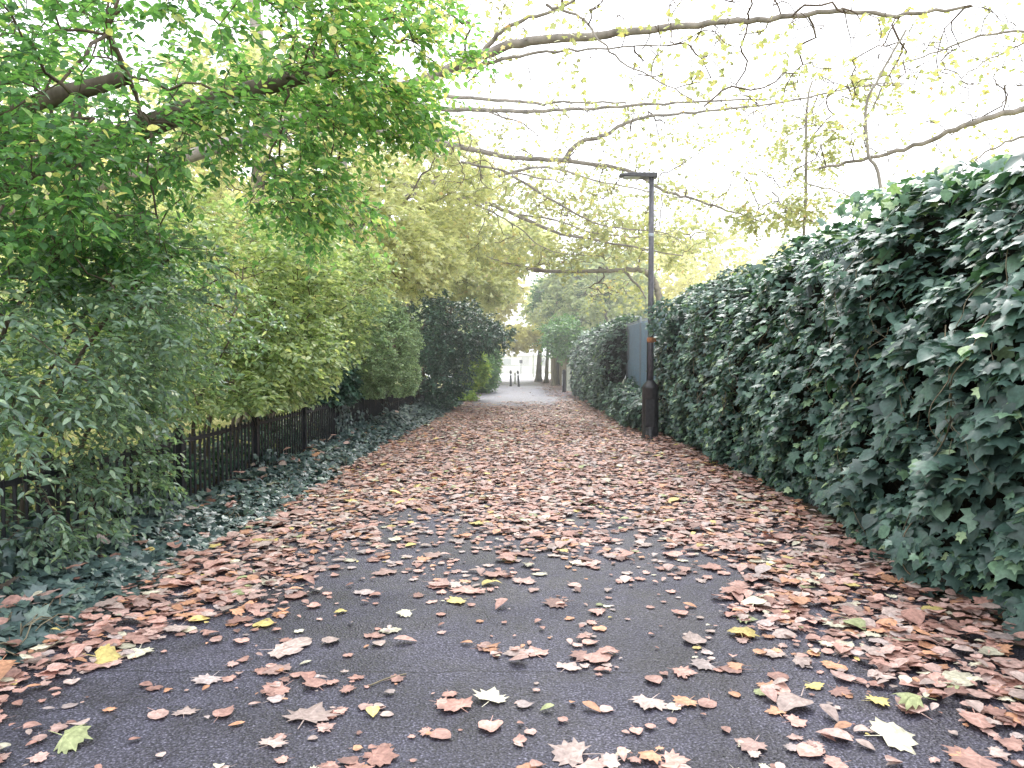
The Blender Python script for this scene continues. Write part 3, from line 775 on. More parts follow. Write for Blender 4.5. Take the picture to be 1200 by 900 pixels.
# chain link fence the ivy grows on
cl = empty('chain_link_fence', (3.25, 6, 0), 'blue grey chain link fence showing bare behind the lamp post', 'fence')
for y in (6.0, 8.6, 15.4, 17.8, 20.2, 22.7, 25.2):
    MB().lathe((3.26, y, 0), [(.028, 0), (.028, 2.72), (.02, 2.74)], 10).build('post', M['galv'], cl)
for y0, y1, zt in ((6.0, 8.6, 2.72), (15.4, 17.8, 2.62), (17.8, 20.2, 2.62), (20.2, 22.7, 2.62), (22.7, 25.2, 2.62)):
    mb = MB(); st = .058; x = 3.22
    n = int((y1 - y0 + zt) / st)
    for i in range(n):
        for sg in (1, -1):
            o = -zt + i * st
            a0, a1 = max(0, -o) if True else 0, min(zt, (y1 - y0) - o)
            if a1 - a0 < .03: continue
            ya, yb = (y0 + o + a0, y0 + o + a1) if sg > 0 else (y1 - o - a0, y1 - o - a1)
            mb.tube([(x + .003 * sg, ya, a0 + .03), (x + .003 * sg, yb, a1 + .03)], .0024, 3)
    mb.build('wire_mesh', M['galv'], cl)
    MB().tube([(3.235, y0, zt + .02), (3.235, y1, zt + .02)], .005, 6).tube([(3.235, y0, zt * .5), (3.235, y1, zt * .5)], .003, 6).build('line_wire', M['galv'], cl)

sn = 40; yy = np.linspace(15.5, 23.0, sn)
V = np.array([[3.275 + .012 * math.sin(y * 9) + (.006 if k else 0), y, z] for k, z in enumerate((.02, 1.3, 2.6)) for y in yy])
F = np.array([(r * sn + i, r * sn + i + 1, (r + 1) * sn + i + 1, (r + 1) * sn + i) for r in range(2) for i in range(sn - 1)])
M['net'] = rough_mat('windbreak_net', (.10, .28, .52), (.45, .74, .98), 4, .9, .5, stretch=(1, 9, .5), dist=.03)
link_mesh('windbreak_net', tri_mesh('windbreak_net', V, F, smooth=True), M['net'], cl)

# ------------------------------------------------------------------ lamp post
LX, LY = P(761.5, 515, 15.5)[0] - .02, 15.35
lamp = empty('street_lamp', (LX, LY, 0), 'tall dark street lamp with flat arm head standing against the ivy wall', 'street lamp')
MB().lathe((LX, LY, 0), [(.185, -.02), (.185, .05), (.165, .09), (.162, 1.02), (.168, 1.03), (.168, 1.06), (.15, 1.10), (.085, 1.17), (.07, 1.2)], 28).build('base', M['black_metal'], lamp, True)
MB().box((LX - .03, LY - .152, .55), (.085, .014, .27), .006).build('access_door', M['black_metal'], lamp)
MB().lathe((LX, LY, 1.16), [(.062, 0), (.060, .8), (.056, 2.2), (.050, 4.12)], 18).build('column', M['lamp_column'], lamp, True)
MB().tube([(LX - .07, LY - .02, 1.13), (LX - .068, LY - .02, 1.6), (LX - .066, LY - .015, 1.98)], .014, 8).build('cable_conduit', M['black_metal'], lamp, True)
MB().lathe((LX, LY, 1.95), [(.064, 0), (.078, .01), (.078, .09), (.064, .10)], 18).box((LX + .085, LY - .02, 2.0), (.02, .03, .04), .006).build('rusty_clamp', M['rust'], lamp, True)
MB().lathe((LX, LY, 4.05), [(.054, 0), (.057, .01), (.057, .05), (.054, .06)], 18).build('joint_band', M['galv'], lamp, True)
hd = MB(); zt = 5.27
hd.add([(LX + .10, LY - .10, zt - .075), (LX + .10, LY + .10, zt - .075), (LX + .10, LY + .10, zt + .03), (LX + .10, LY - .10, zt + .03),
        (LX - .40, LY - .15, zt - .055), (LX - .40, LY + .15, zt - .055), (LX - .40, LY + .13, zt + .025), (LX - .40, LY - .13, zt + .025),
        (LX - .64, LY - .10, zt - .03), (LX - .64, LY + .10, zt - .03), (LX - .64, LY + .09, zt + .008), (LX - .64, LY - .09, zt + .008)],
       [(3, 2, 1, 0), (0, 1, 5, 4), (1, 2, 6, 5), (2, 3, 7, 6), (3, 0, 4, 7), (4, 5, 9, 8), (5, 6, 10, 9), (6, 7, 11, 10), (7, 4, 8, 11), (8, 9, 10, 11)])
hdo = hd.build('lamp_head', M['black_metal'], lamp)
bv = hdo.modifiers.new('bevel', 'BEVEL'); bv.width = .012; bv.segments = 2
MB().box((LX - .40, LY, zt - .062), (.16, .10, .008), .004).build('lens', M['lens'], hdo).location = (0, 0, 0)

# ------------------------------------------------------------------ bollards, posts, far end of the path
def bollard(x, y, label, h=.97, r=.062, lean=0.0, mat='black_metal', group='bollards across the far path'):
    b = empty('bollard', (x, y, 0), label, 'bollard', group)
    o = MB().lathe((x, y, 0), [(r * 1.25, -.01), (r * 1.25, .08), (r, .11), (r * .92, h - .16), (r * 1.12, h - .14), (r * 1.12, h - .09), (r * .95, h - .07), (r * .8, h - .02), (r * .3, h)], 16).build('body', M[mat], b, True)
    MB().lathe((x, y, h - .30), [(r * .98, 0), (r * .995, .01), (r * .995, .09), (r * .96, .1)], 16).build('band', M['white_paint'], b, True)
    b.rotation_euler = (0, lean, 0); return b
bollard(P(598.5, 452, 47)[0], 47, 'left one of two dark bollards at the far end of the path')
bollard(P(608, 453.5, 46.4)[0], 46.4, 'leaning right one of two dark bollards at the far end', lean=R(-4))
bollard(P(603.6, 449, 52)[0], 52, 'pale short bollard seen between the two dark bollards', .75, .06, 0, 'pale_post')
bp = empty('edge_post', (P(661, 460, 38)[0], 38, 0), 'dark waist-high post with pale notice at the right edge of the path', 'post')
px_ = bp.location.x
MB().box((px_, 38, .52), (.09, .09, .54), .02).lathe((px_, 38, 1.06), [(.09, 0), (.10, .02), (.06, .07), (.01, .09)], 12).build('post_body', M['black_metal'], bp)
MB().box((px_ - .10, 37.93, .62), (.006, .08, .28), .002).build('notice', M['white_paint'], bp)
pp = MB().box((P(667, 460, 38.6)[0], 38.6, .62), (.13, .13, .64), .03).lathe((P(667, 460, 38.6)[0], 38.6, 1.26), [(.12, 0), (.15, .03), (.14, .1), (.05, .16)], 12).build('gate_pier', M['pale_post'], None)
tag(pp, 'pale mossy stone pier half hidden in leaves beside the dark post', 'pier')

def trunk_tree(px, d, r, h, label, lean=0.0, bark='bark_moss'):
    b = P(px, 450, d); b[2] = 0
    top = b + np.array([lean, .6, h])
    return b, top

# mossy trunks by the right edge, with their crowns
for px, d, r, lab in ((631, 57, .24, 'dark trunked tree farthest along the right edge beside the pale house'), (640, 53, .15, 'middle mossy tree with a yellow-brown trunk on the right edge'), (651, 48, .22, 'nearest of the mossy trunks on the right edge past the ivy')):
    b = P(px, 450, d); b[2] = -.03
    att = np.concatenate([ell(b + np.array([1.2, 0, 5.6]), (2.6, 2.6, 2.0), 90)])
    plant('roadside_tree', lab, 'tree', b, [[b, b + [.05, 0, 1.2], b + [.15, .1, 2.6], b + [.5, .1, 4.2]]], att, 3, CARD, 'l_pale' if px < 645 else 'l_hazel',
          bark='bark_moss', trunk_r=r, r_tip=.012, size=(.16, .26), L_=.7, m=8, group='trees along the right edge', lrr=(.1, .9))

wf = empty('board_fence', (2.75, 50, 0), 'weathered brown board fence behind the mossy trunks', 'fence')
for k in range(5):
    y = 41 + k * 4
    MB().box((2.75, y, .95), (.06, .06, .97), .01).build('post', M['wood'], wf)
    mb = MB()
    for q in range(19): mb.box((2.74 + rng.normal() * .004, y + .16 + q * .2, .88 + rng.normal() * .01), (.011, .094, .86), .003)
    mb.box((2.78, y + 2, .5), (.02, 1.9, .04)).box((2.78, y + 2, 1.45), (.02, 1.9, .04))
    mb.build('board_panel', M['wood'], wf)
hz = empty('outbuilding', (0, 104, 0), 'low pale rendered building under the bright gap at the far end', 'building')
MB().box((1.0, 107, 1.1), (6.5, 4, 1.12)).build('wall', M['render_wall'], hz)
MB().add([(-5.8, 102.7, 2.23), (7.8, 102.7, 2.23), (7.8, 111.3, 2.23), (-5.8, 111.3, 2.23), (-5.8, 107, 2.95), (7.8, 107, 2.95)], [(0, 1, 5, 4), (2, 3, 4, 5), (0, 4, 3), (1, 2, 5), (3, 2, 1, 0)]).build('roof', M['slate'], hz)
for wx in (-3.6, -1.2, 3.4, 5.8):
    f = MB().box((wx, 102.97, 1.4), (.62, .06, .5), .01).build('window', M['white_paint'], hz)
    g = MB().box((wx, 102.9, 1.4), (.5, .02, .4)).build('pane', M['win_glass'], f); g.location = (0, 0, 0)
MB().box((1.2, 102.95, 1.0), (.5, .07, 1.0), .01).build('door', M['slate'], hz)
lw = empty('garden_wall', (0, 92, 0), 'low white wall with grey coping across the end of the path', 'wall')
MB().box((-1.5, 92, .45), (5.2, .12, .5)).build('wall_body', M['white_paint'], lw)
MB().box((-1.5, 92, .985), (5.25, .17, .035), .01).build('coping', M['pale_post'], lw)
gr = empty('pale_railing', (1.5, 73, 0), 'white upright railing at the far end right of the bollards', 'railing')
for k in range(2): MB().box((1.05, 73, .18 + k * .85), (1.0, .015, .025), .004).build('rail', M['white_paint'], gr)
for k in range(15): MB().box((.12 + k * .13, 72.97, .6), (.012, .012, .6), .003).build('bar', M['white_paint'], gr)
sp = empty('sign_post', (P(610.5, 430, 80)[0], 80, 0), 'small dark square sign on a thin post in the bright far end', 'sign')
sx = sp.location.x
MB().lathe((sx, 80, 0), [(.035, 0), (.035, 1.5)], 8).build('post', M['black_metal'], sp)
MB().box((sx, 79.95, 1.45), (.16, .02, .18), .01).build('plate', M['black_metal'], sp)
gp = empty('gate_post', (P(625, 441, 70)[0], 70, 0), 'thin grey upright post at the right end of the white railing', 'post')
MB().lathe((gp.location.x, 70, 0), [(.085, -.02), (.085, 1.0), (.06, 1.05), (.06, 2.15), (.01, 2.2)], 12).build('post_shaft', M['pale_post'], gp)

# ------------------------------------------------------------------ trees and shrubs on the left
E = lambda px, py, d, r, n, sh=.2: ell(P(px, py, d), r, n, sh)
# fresh green tree reaching over from the near left
b = np.array([-5.6, 7.2, -.03])
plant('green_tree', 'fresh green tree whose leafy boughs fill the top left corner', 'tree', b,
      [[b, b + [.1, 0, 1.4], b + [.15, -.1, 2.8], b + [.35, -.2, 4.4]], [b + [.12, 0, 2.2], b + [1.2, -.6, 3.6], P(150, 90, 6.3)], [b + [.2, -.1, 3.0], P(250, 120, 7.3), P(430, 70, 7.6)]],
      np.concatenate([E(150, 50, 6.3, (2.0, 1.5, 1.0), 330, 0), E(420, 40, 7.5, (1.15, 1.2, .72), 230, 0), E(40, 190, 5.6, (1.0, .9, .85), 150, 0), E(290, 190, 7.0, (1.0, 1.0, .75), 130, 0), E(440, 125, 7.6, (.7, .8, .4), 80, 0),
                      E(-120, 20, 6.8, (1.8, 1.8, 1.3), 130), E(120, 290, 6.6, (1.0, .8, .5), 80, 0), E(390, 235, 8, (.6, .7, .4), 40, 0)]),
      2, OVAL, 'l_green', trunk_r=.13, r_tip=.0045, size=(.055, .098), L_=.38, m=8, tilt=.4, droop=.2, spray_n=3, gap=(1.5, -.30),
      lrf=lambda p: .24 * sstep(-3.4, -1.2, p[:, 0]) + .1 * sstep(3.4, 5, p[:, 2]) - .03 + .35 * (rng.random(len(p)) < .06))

# arching shrub in front of and over the railing
b = np.array([-4.35, 5.9, -.03])
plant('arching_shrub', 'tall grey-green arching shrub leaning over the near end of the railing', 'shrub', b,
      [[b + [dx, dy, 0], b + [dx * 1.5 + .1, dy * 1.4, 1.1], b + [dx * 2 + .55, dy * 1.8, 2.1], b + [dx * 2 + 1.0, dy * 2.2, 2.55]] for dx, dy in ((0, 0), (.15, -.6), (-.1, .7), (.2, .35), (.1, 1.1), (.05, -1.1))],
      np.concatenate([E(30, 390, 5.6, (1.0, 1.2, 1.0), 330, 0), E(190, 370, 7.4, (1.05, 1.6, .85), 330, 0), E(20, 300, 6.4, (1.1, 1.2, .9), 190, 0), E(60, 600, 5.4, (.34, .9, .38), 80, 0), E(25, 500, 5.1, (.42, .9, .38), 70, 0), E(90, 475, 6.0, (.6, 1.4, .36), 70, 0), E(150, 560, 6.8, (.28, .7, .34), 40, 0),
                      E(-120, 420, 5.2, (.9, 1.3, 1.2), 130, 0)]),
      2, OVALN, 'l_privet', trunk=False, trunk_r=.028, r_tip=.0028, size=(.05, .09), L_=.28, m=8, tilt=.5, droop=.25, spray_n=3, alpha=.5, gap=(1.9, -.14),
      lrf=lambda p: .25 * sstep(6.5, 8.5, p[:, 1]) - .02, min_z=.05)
b = np.array([-4.3, 10.6, -.03])
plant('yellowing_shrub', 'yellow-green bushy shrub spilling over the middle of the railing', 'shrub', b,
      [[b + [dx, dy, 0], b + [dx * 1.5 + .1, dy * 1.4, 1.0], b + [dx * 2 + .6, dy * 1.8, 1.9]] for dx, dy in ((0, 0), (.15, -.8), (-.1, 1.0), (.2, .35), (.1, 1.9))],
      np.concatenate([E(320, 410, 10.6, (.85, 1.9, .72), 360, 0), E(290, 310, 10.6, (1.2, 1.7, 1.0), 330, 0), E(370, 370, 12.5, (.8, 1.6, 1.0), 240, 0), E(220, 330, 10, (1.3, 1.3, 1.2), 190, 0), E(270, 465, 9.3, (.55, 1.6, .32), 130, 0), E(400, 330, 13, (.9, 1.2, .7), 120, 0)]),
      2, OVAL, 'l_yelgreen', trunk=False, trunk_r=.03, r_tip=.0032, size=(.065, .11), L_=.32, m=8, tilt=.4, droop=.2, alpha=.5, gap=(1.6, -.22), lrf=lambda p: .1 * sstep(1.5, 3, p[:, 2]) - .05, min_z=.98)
b = np.array([-3.9, 14.2, -.03])
plant('dark_laurel', 'dark low laurel bush pressed behind the railing before the clipped hedge', 'shrub', b,
      [[b, b + [.1, .1, .7], b + [.3, .2, 1.3]], [b + [.1, .6, 0], b + [.1, .9, .8], b + [.25, 1.0, 1.3]]],
      np.concatenate([E(385, 445, 14.4, (.45, 1.0, .5), 200, .1)]), 3, OVAL, 'l_holly', trunk=False, trunk_r=.03, r_tip=.004, size=(.07, .11), L_=.25, m=8, min_z=.8)
b = np.array([-3.85, 17.0, -.03])
plant('clipped_hedge', 'rounded pale green clipped bush bulging over the far railing', 'shrub', b,
      [[b + [dx, dy, 0], b + [dx + .1, dy, .9], b + [dx + .4, dy, 1.7]] for dx, dy in ((0, -1.2), (.1, 0), (0, 1.2), (.1, 2))],
      np.concatenate([E(438, 400, 16.6, (.9, 2.3, .95), 900, .45), E(455, 440, 17.6, (.65, 1.8, .65), 260, .4)]), 4, CARD, 'l_topiary', trunk=False, trunk_r=.03, r_tip=.0035,
      size=(.035, .06), L_=.16, m=10, tilt=.7, min_z=.78, out=1.2)
b = np.array([-3.5, 24.5, -.03])
plant('holly_tree', 'very dark evergreen holly leaning out over the left edge of the path', 'tree', b,
      [[b, b + [.1, 0, 1.2], b + [.4, 0, 2.4], b + [.9, 0, 3.2]], [b + [.2, .3, .2], b + [.6, 1.0, 1.8], b + [1.2, 1.4, 2.4]]],
      np.concatenate([E(540, 390, 24.5, (1.2, 2.4, 1.0), 330, 0), E(520, 440, 25, (.8, 2.6, 1.2), 260, 0), E(505, 385, 23, (.9, 2, 1.2), 180, 0), E(570, 395, 24, (.8, 1.6, .4), 90, 0)]), 2, OVAL, 'l_holly', gap=(1.6, -.3), trunk_r=.10, r_tip=.006,
      size=(.07, .12), L_=.3, m=9, tilt=.7, min_z=.15)
b = np.array([-1.95, 31.0, -.03])
plant('lime_shrub', 'small lime yellow shrub glowing beyond the dark holly', 'shrub', b, [[b, b + [.05, 0, .5], b + [.1, 0, 1.1]], [b + [.1, .2, 0], b + [.3, .3, .7]]],
      np.concatenate([E(553, 432, 31, (.55, .9, .75), 260, .3), E(545, 470, 30, (.45, .8, .3), 100, .3)]), 3, CARD, 'l_lime', trunk=False, trunk_r=.03, r_tip=.005, size=(.09, .15), L_=.3, m=8)
for px, py, d, r, lab, mt in ((562, 425, 38, (.8, 3, 1.5), 'green bush past the lime shrub on the left path edge', 'l_hazel'), (566, 422, 51, (1.0, 4.5, 1.9), 'pale green bush nearest the far end on the left edge', 'l_pale')):
    c = P(px, py, d); b = np.array([c[0] - .7, d, -.03])
    plant('far_shrub', lab, 'shrub', b, [[b, b + [.1, 0, .8], b + [.4, 0, 1.6]], [b + [.1, 1, 0], b + [.3, 1.2, 1.5]]], ell(c, r, 360, .3), 3, CARD, mt, trunk=False, trunk_r=.04, r_tip=.008, size=(.12, .2), L_=.4, m=9)

# yellowing maples behind
def maple(base, label, ells, n_, size=(.10, .16), mat='l_yellow', group='yellow autumn maples on the left', trunk_r=.16, top=4.0, leaf=2, m=8, L_=.5, limbs=(), keep=1.0, **k):
    b = np.array(base, float); c = np.mean([np.array(e[0]) for e in ells], 0)
    sk = [[b, b + [.05, 0, top * .35], b + (c - b) * [.3, .3, .6] , b + (c - b) * [.7, .7, .95]]]
    att = np.concatenate([ell(e[0], e[1], int(n_ * f), .15) for e, f in ((e, 1 / len(ells)) for e in ells)])
    return plant('maple_tree', label, 'tree', b, sk, att, leaf, MAPLE_S, mat, trunk_r=trunk_r, r_tip=.006, size=size, L_=L_, m=m, tilt=.45, droop=.2, group=group, limbs=limbs, keep=keep, min_z=1.0, **k)
maple((-5.7, 17.5, -.03), 'pale yellow maple behind the clipped bush, drooping over the path side', [(P(400, 270, 17), (2.1, 2.4, 1.7)), (P(330, 210, 18), (2.6, 2.4, 2.0)), (P(470, 300, 19), (1.3, 2.2, .8)), (P(350, 355, 16), (1.4, 1.5, .7)), (P(300, 120, 18), (2.2, 2, 1.2)), (P(490, 210, 20), (1.9, 2, 1.5))], 1120, gap=(.9, -.5))
maple((-9.2, 21, -.03), 'yellow maple farther left seen through gaps in the near shrub', [(P(200, 300, 20), (4.2, 3, 3.0)), (P(60, 200, 21), (4, 3, 3.5)), (P(100, 400, 18), (3.5, 2.5, 1.5))], 420, size=(.13, .2))
maple((-5.0, 30, -.03), 'yellow maple behind the dark holly with leaves hanging over the path', [(P(510, 300, 30), (2.4, 3, 1.6)), (P(555, 335, 31), (1.6, 2.5, .8)), (P(450, 250, 31), (3, 3, 2.4)), (P(590, 290, 32), (2.2, 2.5, 1.1))], 720, size=(.14, .22))
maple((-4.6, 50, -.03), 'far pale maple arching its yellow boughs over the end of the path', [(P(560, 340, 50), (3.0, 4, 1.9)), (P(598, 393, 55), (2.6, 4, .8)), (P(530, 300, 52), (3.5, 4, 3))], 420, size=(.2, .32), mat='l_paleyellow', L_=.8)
maple((-12, 12, -.03), 'yellow maple at the far left behind the green boughs', [((-9.5, 13, 4.0), (3, 2.5, 3)), ((-12, 13, 3), (3, 3, 2.5))], 180, size=(.12, .18))
for (x, y, s, lab, mt) in ((-16, 34, 1.3, 'broad yellow tree deep in the park behind the shrubs', 'l_paleyellow'), (-9.5, 40, 1.1, 'yellow green tree in the park left of the far maple', 'l_yelgreen'), (-26, 48, 1.6, 'tall pale tree at the far left of the park', 'l_pale'), (-9, 68, 1.4, 'pale tree closing the park on the left of the road', 'l_pale')):
    b = np.array([x, y, -.05])
    plant('park_tree', lab, 'tree', b, [[b, b + [.1, 0, 1.6 * s], b + [.2, 0, 3.6 * s], b + [.3, .2, 6 * s]]],
          np.concatenate([ell(b + np.array([0, 0, 5.0 * s]), np.array([4.2, 3.5, 3.4]) * s, 170, .1), ell(b + np.array([1.5 * s, -1, 2.8 * s]), np.array([3.5, 2.5, 1.6]) * s, 110, .1)]),
          3, CARD, mt, trunk_r=.22 * s, r_tip=.012, size=(.24 * s, .38 * s), L_=.9, m=8, group='trees standing in the park', min_z=.8)
# low thicket behind the railing, so that the park shows only in glints
for i, (x, y, lab) in enumerate(((-5.9, 6.4, 'loose understorey bush at the far left behind the arching stems'), (-6.6, 9.2, 'loose understorey bush behind the arching shrub'), (-6.2, 13.5, 'loose understorey bush behind the yellowing shrub'), (-6.0, 20.5, 'loose understorey bush behind the clipped bush'))):
    b = np.array([x, y, -.05])
    plant('understorey_bush', lab, 'shrub', b, [[b + [q, q * .5, 0], b + [q * 1.6, q, 1.0], b + [q * 2.4, q * 1.4, 1.9]] for q in (-.5, 0, .45)], ell(b + np.array([0, 0, 1.35]), (1.7, 1.9, 1.15), 200, .1), 2, OVAL, 'l_yelgreen',
          trunk=False, trunk_r=.03, r_tip=.004, size=(.07, .12), L_=.35, m=8, group='bushes behind the railing')

# ------------------------------------------------------------------ big bare-branched trees whose limbs cross the path
def line(d0, d1, *pp):
    n = len(pp); return [P(px, py, d0 + (d1 - d0) * i / (n - 1)) for i, (px, py) in enumerate(pp)]
def bigtree(label, base, trunk, limbs, att, keep, leaf, mat='l_sparse', size=(.055, .11), r=.24, group='big trees with limbs across the path', tip=.0068, m=5):
    b = np.array(base, float)
    return plant('plane_tree', label, 'tree', b, [[b] + [b + np.array(t) for t in trunk]], att, leaf, MAPLE_S, mat, bark='bark_plane', trunk_r=r, r_tip=tip, size=size,
                 L_=.45, m=m, tilt=.6, droop=.3, keep=keep, limbs=limbs, group=group, twigs=False, alpha=.15, jit=.16, out=.3, power=.42, lrr=(.1, 1))
A0 = np.array([-9.6, 13.5, 0.0])
bigtree('plane tree behind the railing with the topmost long limbs across the sky', (-9.6, 13.5, -.04), [(.1, 0, 2), (.2, 0, 4.2), (.3, .1, 7), (.1, .3, 10), (.3, .2, 13)],
        [([A0 + [.2, 0, 4.0], P(383, 130, 13)] + line(12.6, 10, (425, 110), (480, 100), (555, 68), (620, 48), (700, 42), (760, 35), (830, 26), (900, 22), (985, 14), (1060, 18), (1130, 8)), .12, .018),
         (line(12.2, 11, (555, 68), (600, 30), (660, 8), (720, -30)), .045, .012),
         (line(12, 10.5, (540, 82), (580, 72), (640, 60), (700, 58), (790, 52)), .035, .008),
         (line(11, 10, (640, 5), (680, 20), (700, 45), (735, 75), (790, 105), (830, 130)), .022, .006)],
        np.concatenate([E(700, 40, 11, (3.2, 1.2, .8), 190), E(950, 60, 10.5, (2.8, 1.2, .8), 200), E(560, 40, 12, (1.4, 1, .7), 50), E(780, 10, 11, (2, 1, .5), 30)]), .22, 1)
B0 = np.array([-6.6, 19, 0.0])
bigtree('plane tree with the forked middle limb curving up above the lamp', (-6.6, 19, -.04), [(.1, 0, 2.2), (.2, 0, 5), (.3, .1, 8.5), (.0, .2, 12), (.2, 0, 15)],
        [([B0 + [.2, 0, 4.6], P(400, 148, 17.8)] + line(17.6, 16.3, (430, 152), (480, 160), (540, 172), (600, 184), (665, 189), (735, 200), (780, 224), (815, 234), (860, 249), (895, 260)), .10, .014),
         (line(16.95, 15.5, (660, 188), (678, 168), (710, 158), (738, 142), (765, 136), (800, 133), (850, 128), (933, 117), (1007, 100), (1060, 98)), .055, .012),
         (line(17.2, 15.8, (505, 127), (567, 129), (617, 131), (683, 127), (767, 122), (830, 118), (900, 116)), .06, .016),
         (line(17.2, 16.4, (520, 112), (583, 117), (633, 122), (660, 119), (733, 120)), .045, .02),
         ([B0 + [.2, 0, 5.4], P(430, 118, 17.8), P(505, 127, 17.2)], .09, .06),
         (line(17.3, 16.8, (540, 190), (600, 202), (650, 212), (668, 209)), .03, .01),
         (line(17.1, 16.4, (600, 206), (650, 236), (690, 258), (720, 267), (775, 272), (800, 285)), .03, .008),
         (line(16.6, 16.9, (650, 122), (668, 140), (672, 158)), .016, .005), (line(16.9, 17.0, (570, 130), (620, 150), (645, 182)), .02, .008)],
        np.concatenate([E(640, 170, 17, (3.5, 1.2, 1.1), 260), E(830, 170, 16.5, (3.2, 1.2, 1.4), 260), E(720, 240, 16.8, (2.4, 1.0, .7), 110), E(560, 190, 17.5, (1.5, 1.2, .9), 60), E(920, 240, 16.5, (1.6, 1, .6), 30)]), .42, 1)
C0 = np.array([-6.2, 26, 0.0])
bigtree('plane tree farther along with dark low limbs left of the lamp head', (-6.2, 26, -.04), [(.1, 0, 2.4), (.3, 0, 5.5), (.3, .1, 9), (.1, 0, 13), (.3, 0, 17)],
        [([C0 + [.3, 0, 5.2], P(455, 220, 24)] + line(23.6, 22.5, (485, 217), (525, 212), (585, 206)), .15, .07),
         ([C0 + [.3, 0, 4.6], P(470, 236, 24)] + line(23.5, 21, (505, 233), (560, 235), (595, 248), (650, 271), (700, 282), (750, 291), (800, 300)), .11, .015),
         (line(22.6, 21, (600, 250), (650, 258), (700, 274), (760, 278), (790, 270)), .035, .008),
         (line(23, 22, (545, 233), (600, 262), (640, 292), (690, 300)), .03, .008),
         (line(22.5, 21, (585, 206), (640, 196), (700, 212), (760, 224), (800, 232)), .05, .01)],
        np.concatenate([E(620, 260, 23, (3.6, 1.6, 1.6), 360), E(520, 240, 24, (1.6, 1.6, 1.2), 80), E(760, 280, 22, (2.0, 1.4, .8), 90)]), .75, 2, size=(.08, .14))

# right side trees behind the hedge
D0 = P(778, 422, 24); D0[2] = -.05
bigtree('tree behind the lamp sending one dark low limb to the left', D0, [(.0, 0, 1.4), (.0, 0, 2.4), (.1, 0, 3.2)],
        [([D0 + [-.1, 0, 2.2], P(772, 348, 23.9)] + line(23.8, 23, (766, 330), (755, 318), (735, 316), (690, 318), (625, 317)), .13, .05),
         (line(23, 22, (640, 317), (600, 310), (570, 300)), .04, .01), (line(23.4, 22.5, (730, 317), (748, 335), (757, 350)), .05, .02)],
        np.concatenate([E(700, 295, 24, (2.0, 1.5, .7), 80), E(800, 270, 25, (2.0, 1.5, 1.4), 120), E(720, 340, 26, (1.2, 1.4, .5), 60)]), .6, 1, r=.2, group='trees behind the ivy hedge', size=(.09, .15))
E0 = np.array([12.5, 10.5, -.05])
bigtree('leaning grey tree behind the near hedge with a thick limb rising right', E0, [(-.1, 0, 2), (-.3, 0, 4.2), (-.2, .1, 7.5), (-.4, 0, 11)],
        [([E0 + [-.3, 0, 4.2], P(1420, 60, 10.9), P(1290, 98, 11.1), P(1200, 126, 11.4)] + line(11.5, 12.5, (1130, 147), (1070, 172), (1010, 187), (960, 197)), .075, .02),
         (line(11.6, 12.4, (1230, 35), (1150, 42), (1100, 60), (1052, 78), (1040, 100)), .022, .006), (line(11.8, 12.4, (1210, 45), (1160, 70), (1125, 95), (1170, 99), (1210, 101)), .014, .005),
         (line(12, 12.8, (1060, 50), (1050, 75), (1025, 120), (1012, 148)), .022, .008), (line(11.6, 12, (1200, 160), (1160, 175), (1130, 200)), .02, .008),
         (line(12, 12, (1040, 100), (1000, 103), (985, 118)), .014, .005)],
        np.concatenate([E(1080, 120, 12.2, (1.9, 1.0, 1.2), 220), E(1180, 60, 11.8, (1.4, 1, .8), 80), E(960, 180, 12.5, (1.5, 1, .8), 60)]), .22, 1, r=.2, group='trees behind the ivy hedge', size=(.05, .09), tip=.0055, m=4)
F0 = P(935, 422, 14.5); F0[2] = -.05
plant('birch_sapling', 'slender yellow-leaved sapling rising above the middle of the ivy wall', 'tree', F0,
      [[F0, F0 + [.05, 0, 2.0], P(945, 200, 14.3), P(945, 130, 14.2), P(952, 95, 14.2)]],
      np.concatenate([E(950, 175, 14.2, (.6, .5, .6), 80), E(900, 250, 14.2, (.8, .6, .3), 90), E(1010, 112, 14, (.8, .5, .2), 36), E(940, 245, 14.5, (.5, .5, .3), 45), E(960, 90, 14.2, (.6, .5, .35), 12)]),
      1, MAPLE_S, 'l_sparse', keep=.75, bark='bark_pale', trunk_r=.035, r_tip=.0035, size=(.05, .085), L_=.26, m=7, group='trees behind the ivy hedge', limbs=[(line(14.3, 14, (945, 215), (985, 225), (1012, 240)), .015, .006), (line(14.3, 14.2, (905, 225), (925, 245), (960, 262)), .016, .006)])
G0 = P(1045, 422, 9.5); G0[2] = -.05
plant('bare_sapling', 'thin pale bare stem poking up above the near hedge', 'tree', G0, [[G0, G0 + [-.05, 0, 2.2], P(1031, 215, 9.4), P(1018, 182, 9.4), P(1015, 125, 9.4), P(1030, 90, 9.3), P(1062, 35, 9.2)]],
      E(1025, 150, 9.4, (.35, .3, .5), 22), 1, MAPLE_S, 'l_yellow', bark='bark_pale', trunk_r=.026, r_tip=.003, size=(.04, .07), L_=.2, m=4, keep=.4, group='trees behind the ivy hedge')
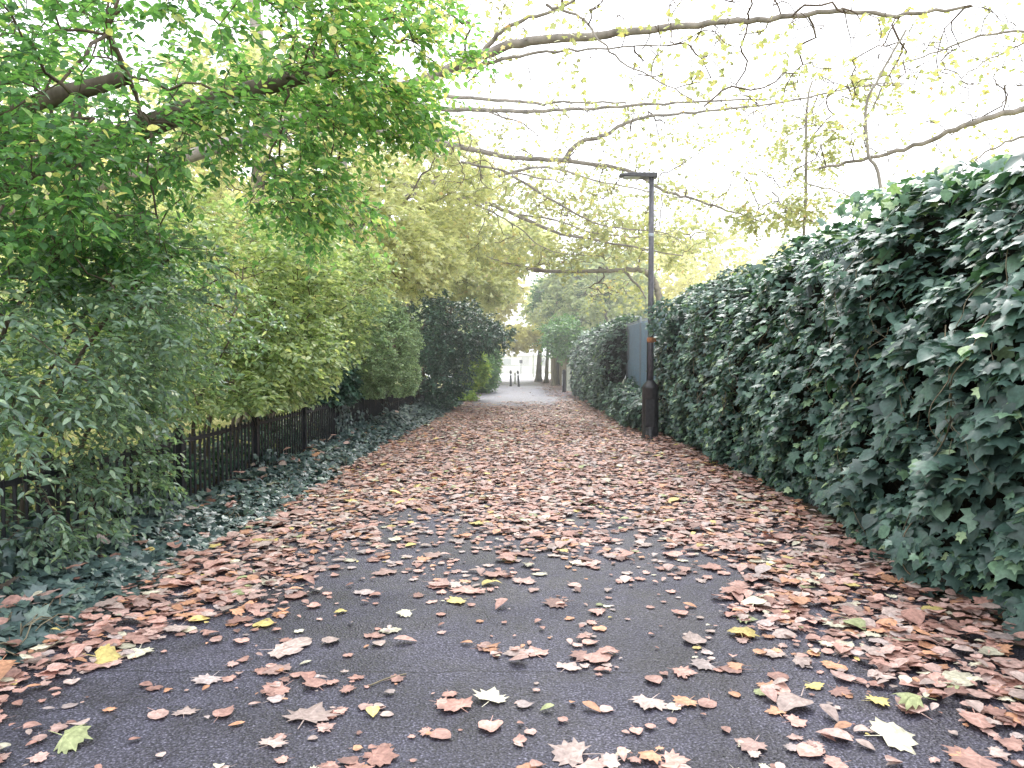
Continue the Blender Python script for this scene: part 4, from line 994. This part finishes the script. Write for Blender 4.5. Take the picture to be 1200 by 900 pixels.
for px, py, d, r, n_, lab, mt, sz in ((700, 345, 46, (3.4, 4, 2.8), 560, 'grey-green tree filling the gap left of the lamp column', 'l_pale', (.2, .32)), (770, 330, 60, (5.0, 5, 4.0), 420, 'pale yellowing tree far behind the lamp column', 'l_paleyellow', (.26, .4)),
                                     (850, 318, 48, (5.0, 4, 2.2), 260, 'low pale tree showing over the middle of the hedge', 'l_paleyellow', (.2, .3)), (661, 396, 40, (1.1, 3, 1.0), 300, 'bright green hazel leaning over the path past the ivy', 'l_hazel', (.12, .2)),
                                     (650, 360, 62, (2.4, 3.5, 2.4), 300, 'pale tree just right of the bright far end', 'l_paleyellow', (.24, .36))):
    c = P(px, py, d); b = np.array([c[0] + .8, d, -.05]); hgt = c[2]
    plant('hedgerow_tree', lab, 'tree', b, [[b, b + [-.05, 0, hgt * .4], b + [-.3, 0, hgt * .8], b + [-.7, 0, hgt * 1.05]]], ell(c, r, int(n_ * .62), .1), 2, CARD, mt, gap=(.8, -.45), trunk_r=.14, r_tip=.008, size=sz, L_=.6, m=8, group='trees behind the ivy hedge', min_z=1.2)

# far woodland that closes the horizon on both sides
n = 26000; ang = rng.uniform(-1.25, 1.25, n); rad = rng.uniform(118, 150, n)
wx, wy = rad * np.sin(ang), rad * np.cos(ang)
hgt = 9 + 3 * nse(ang * 22, ang * 9, 1) + 2 * nse(ang * 60, ang * 30, 3)
gap = np.abs(wx) > 8
wz = rng.random(n) ** .8 * hgt
pos = np.stack([wx, wy, wz], 1)[gap]; k = len(pos)
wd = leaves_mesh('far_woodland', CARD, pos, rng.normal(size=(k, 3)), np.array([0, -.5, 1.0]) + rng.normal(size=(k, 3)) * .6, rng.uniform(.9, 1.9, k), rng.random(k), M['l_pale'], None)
tag(wd, 'pale mass of far-off autumn trees beyond the park', 'woodland', kind='stuff')

# thin bright autumn haze lying along the far half of the path
m, nt, out = newmat('haze')
vs_ = nt.nodes.new('ShaderNodeVolumeScatter'); vs_.inputs['Density'].default_value = .0055; vs_.inputs['Color'].default_value = (.97, .985, 1, 1); vs_.inputs['Anisotropy'].default_value = .55
nt.links.new(vs_.outputs[0], out.inputs['Volume'])
M['haze'] = m
hzo = MB().box((0, 65, 7), (60, 55, 7.02)).build('haze', m, None)
tag(hzo, 'thin bright haze hanging along the far half of the path', 'haze', kind='structure')
scene.cycles.volume_bounces = 0
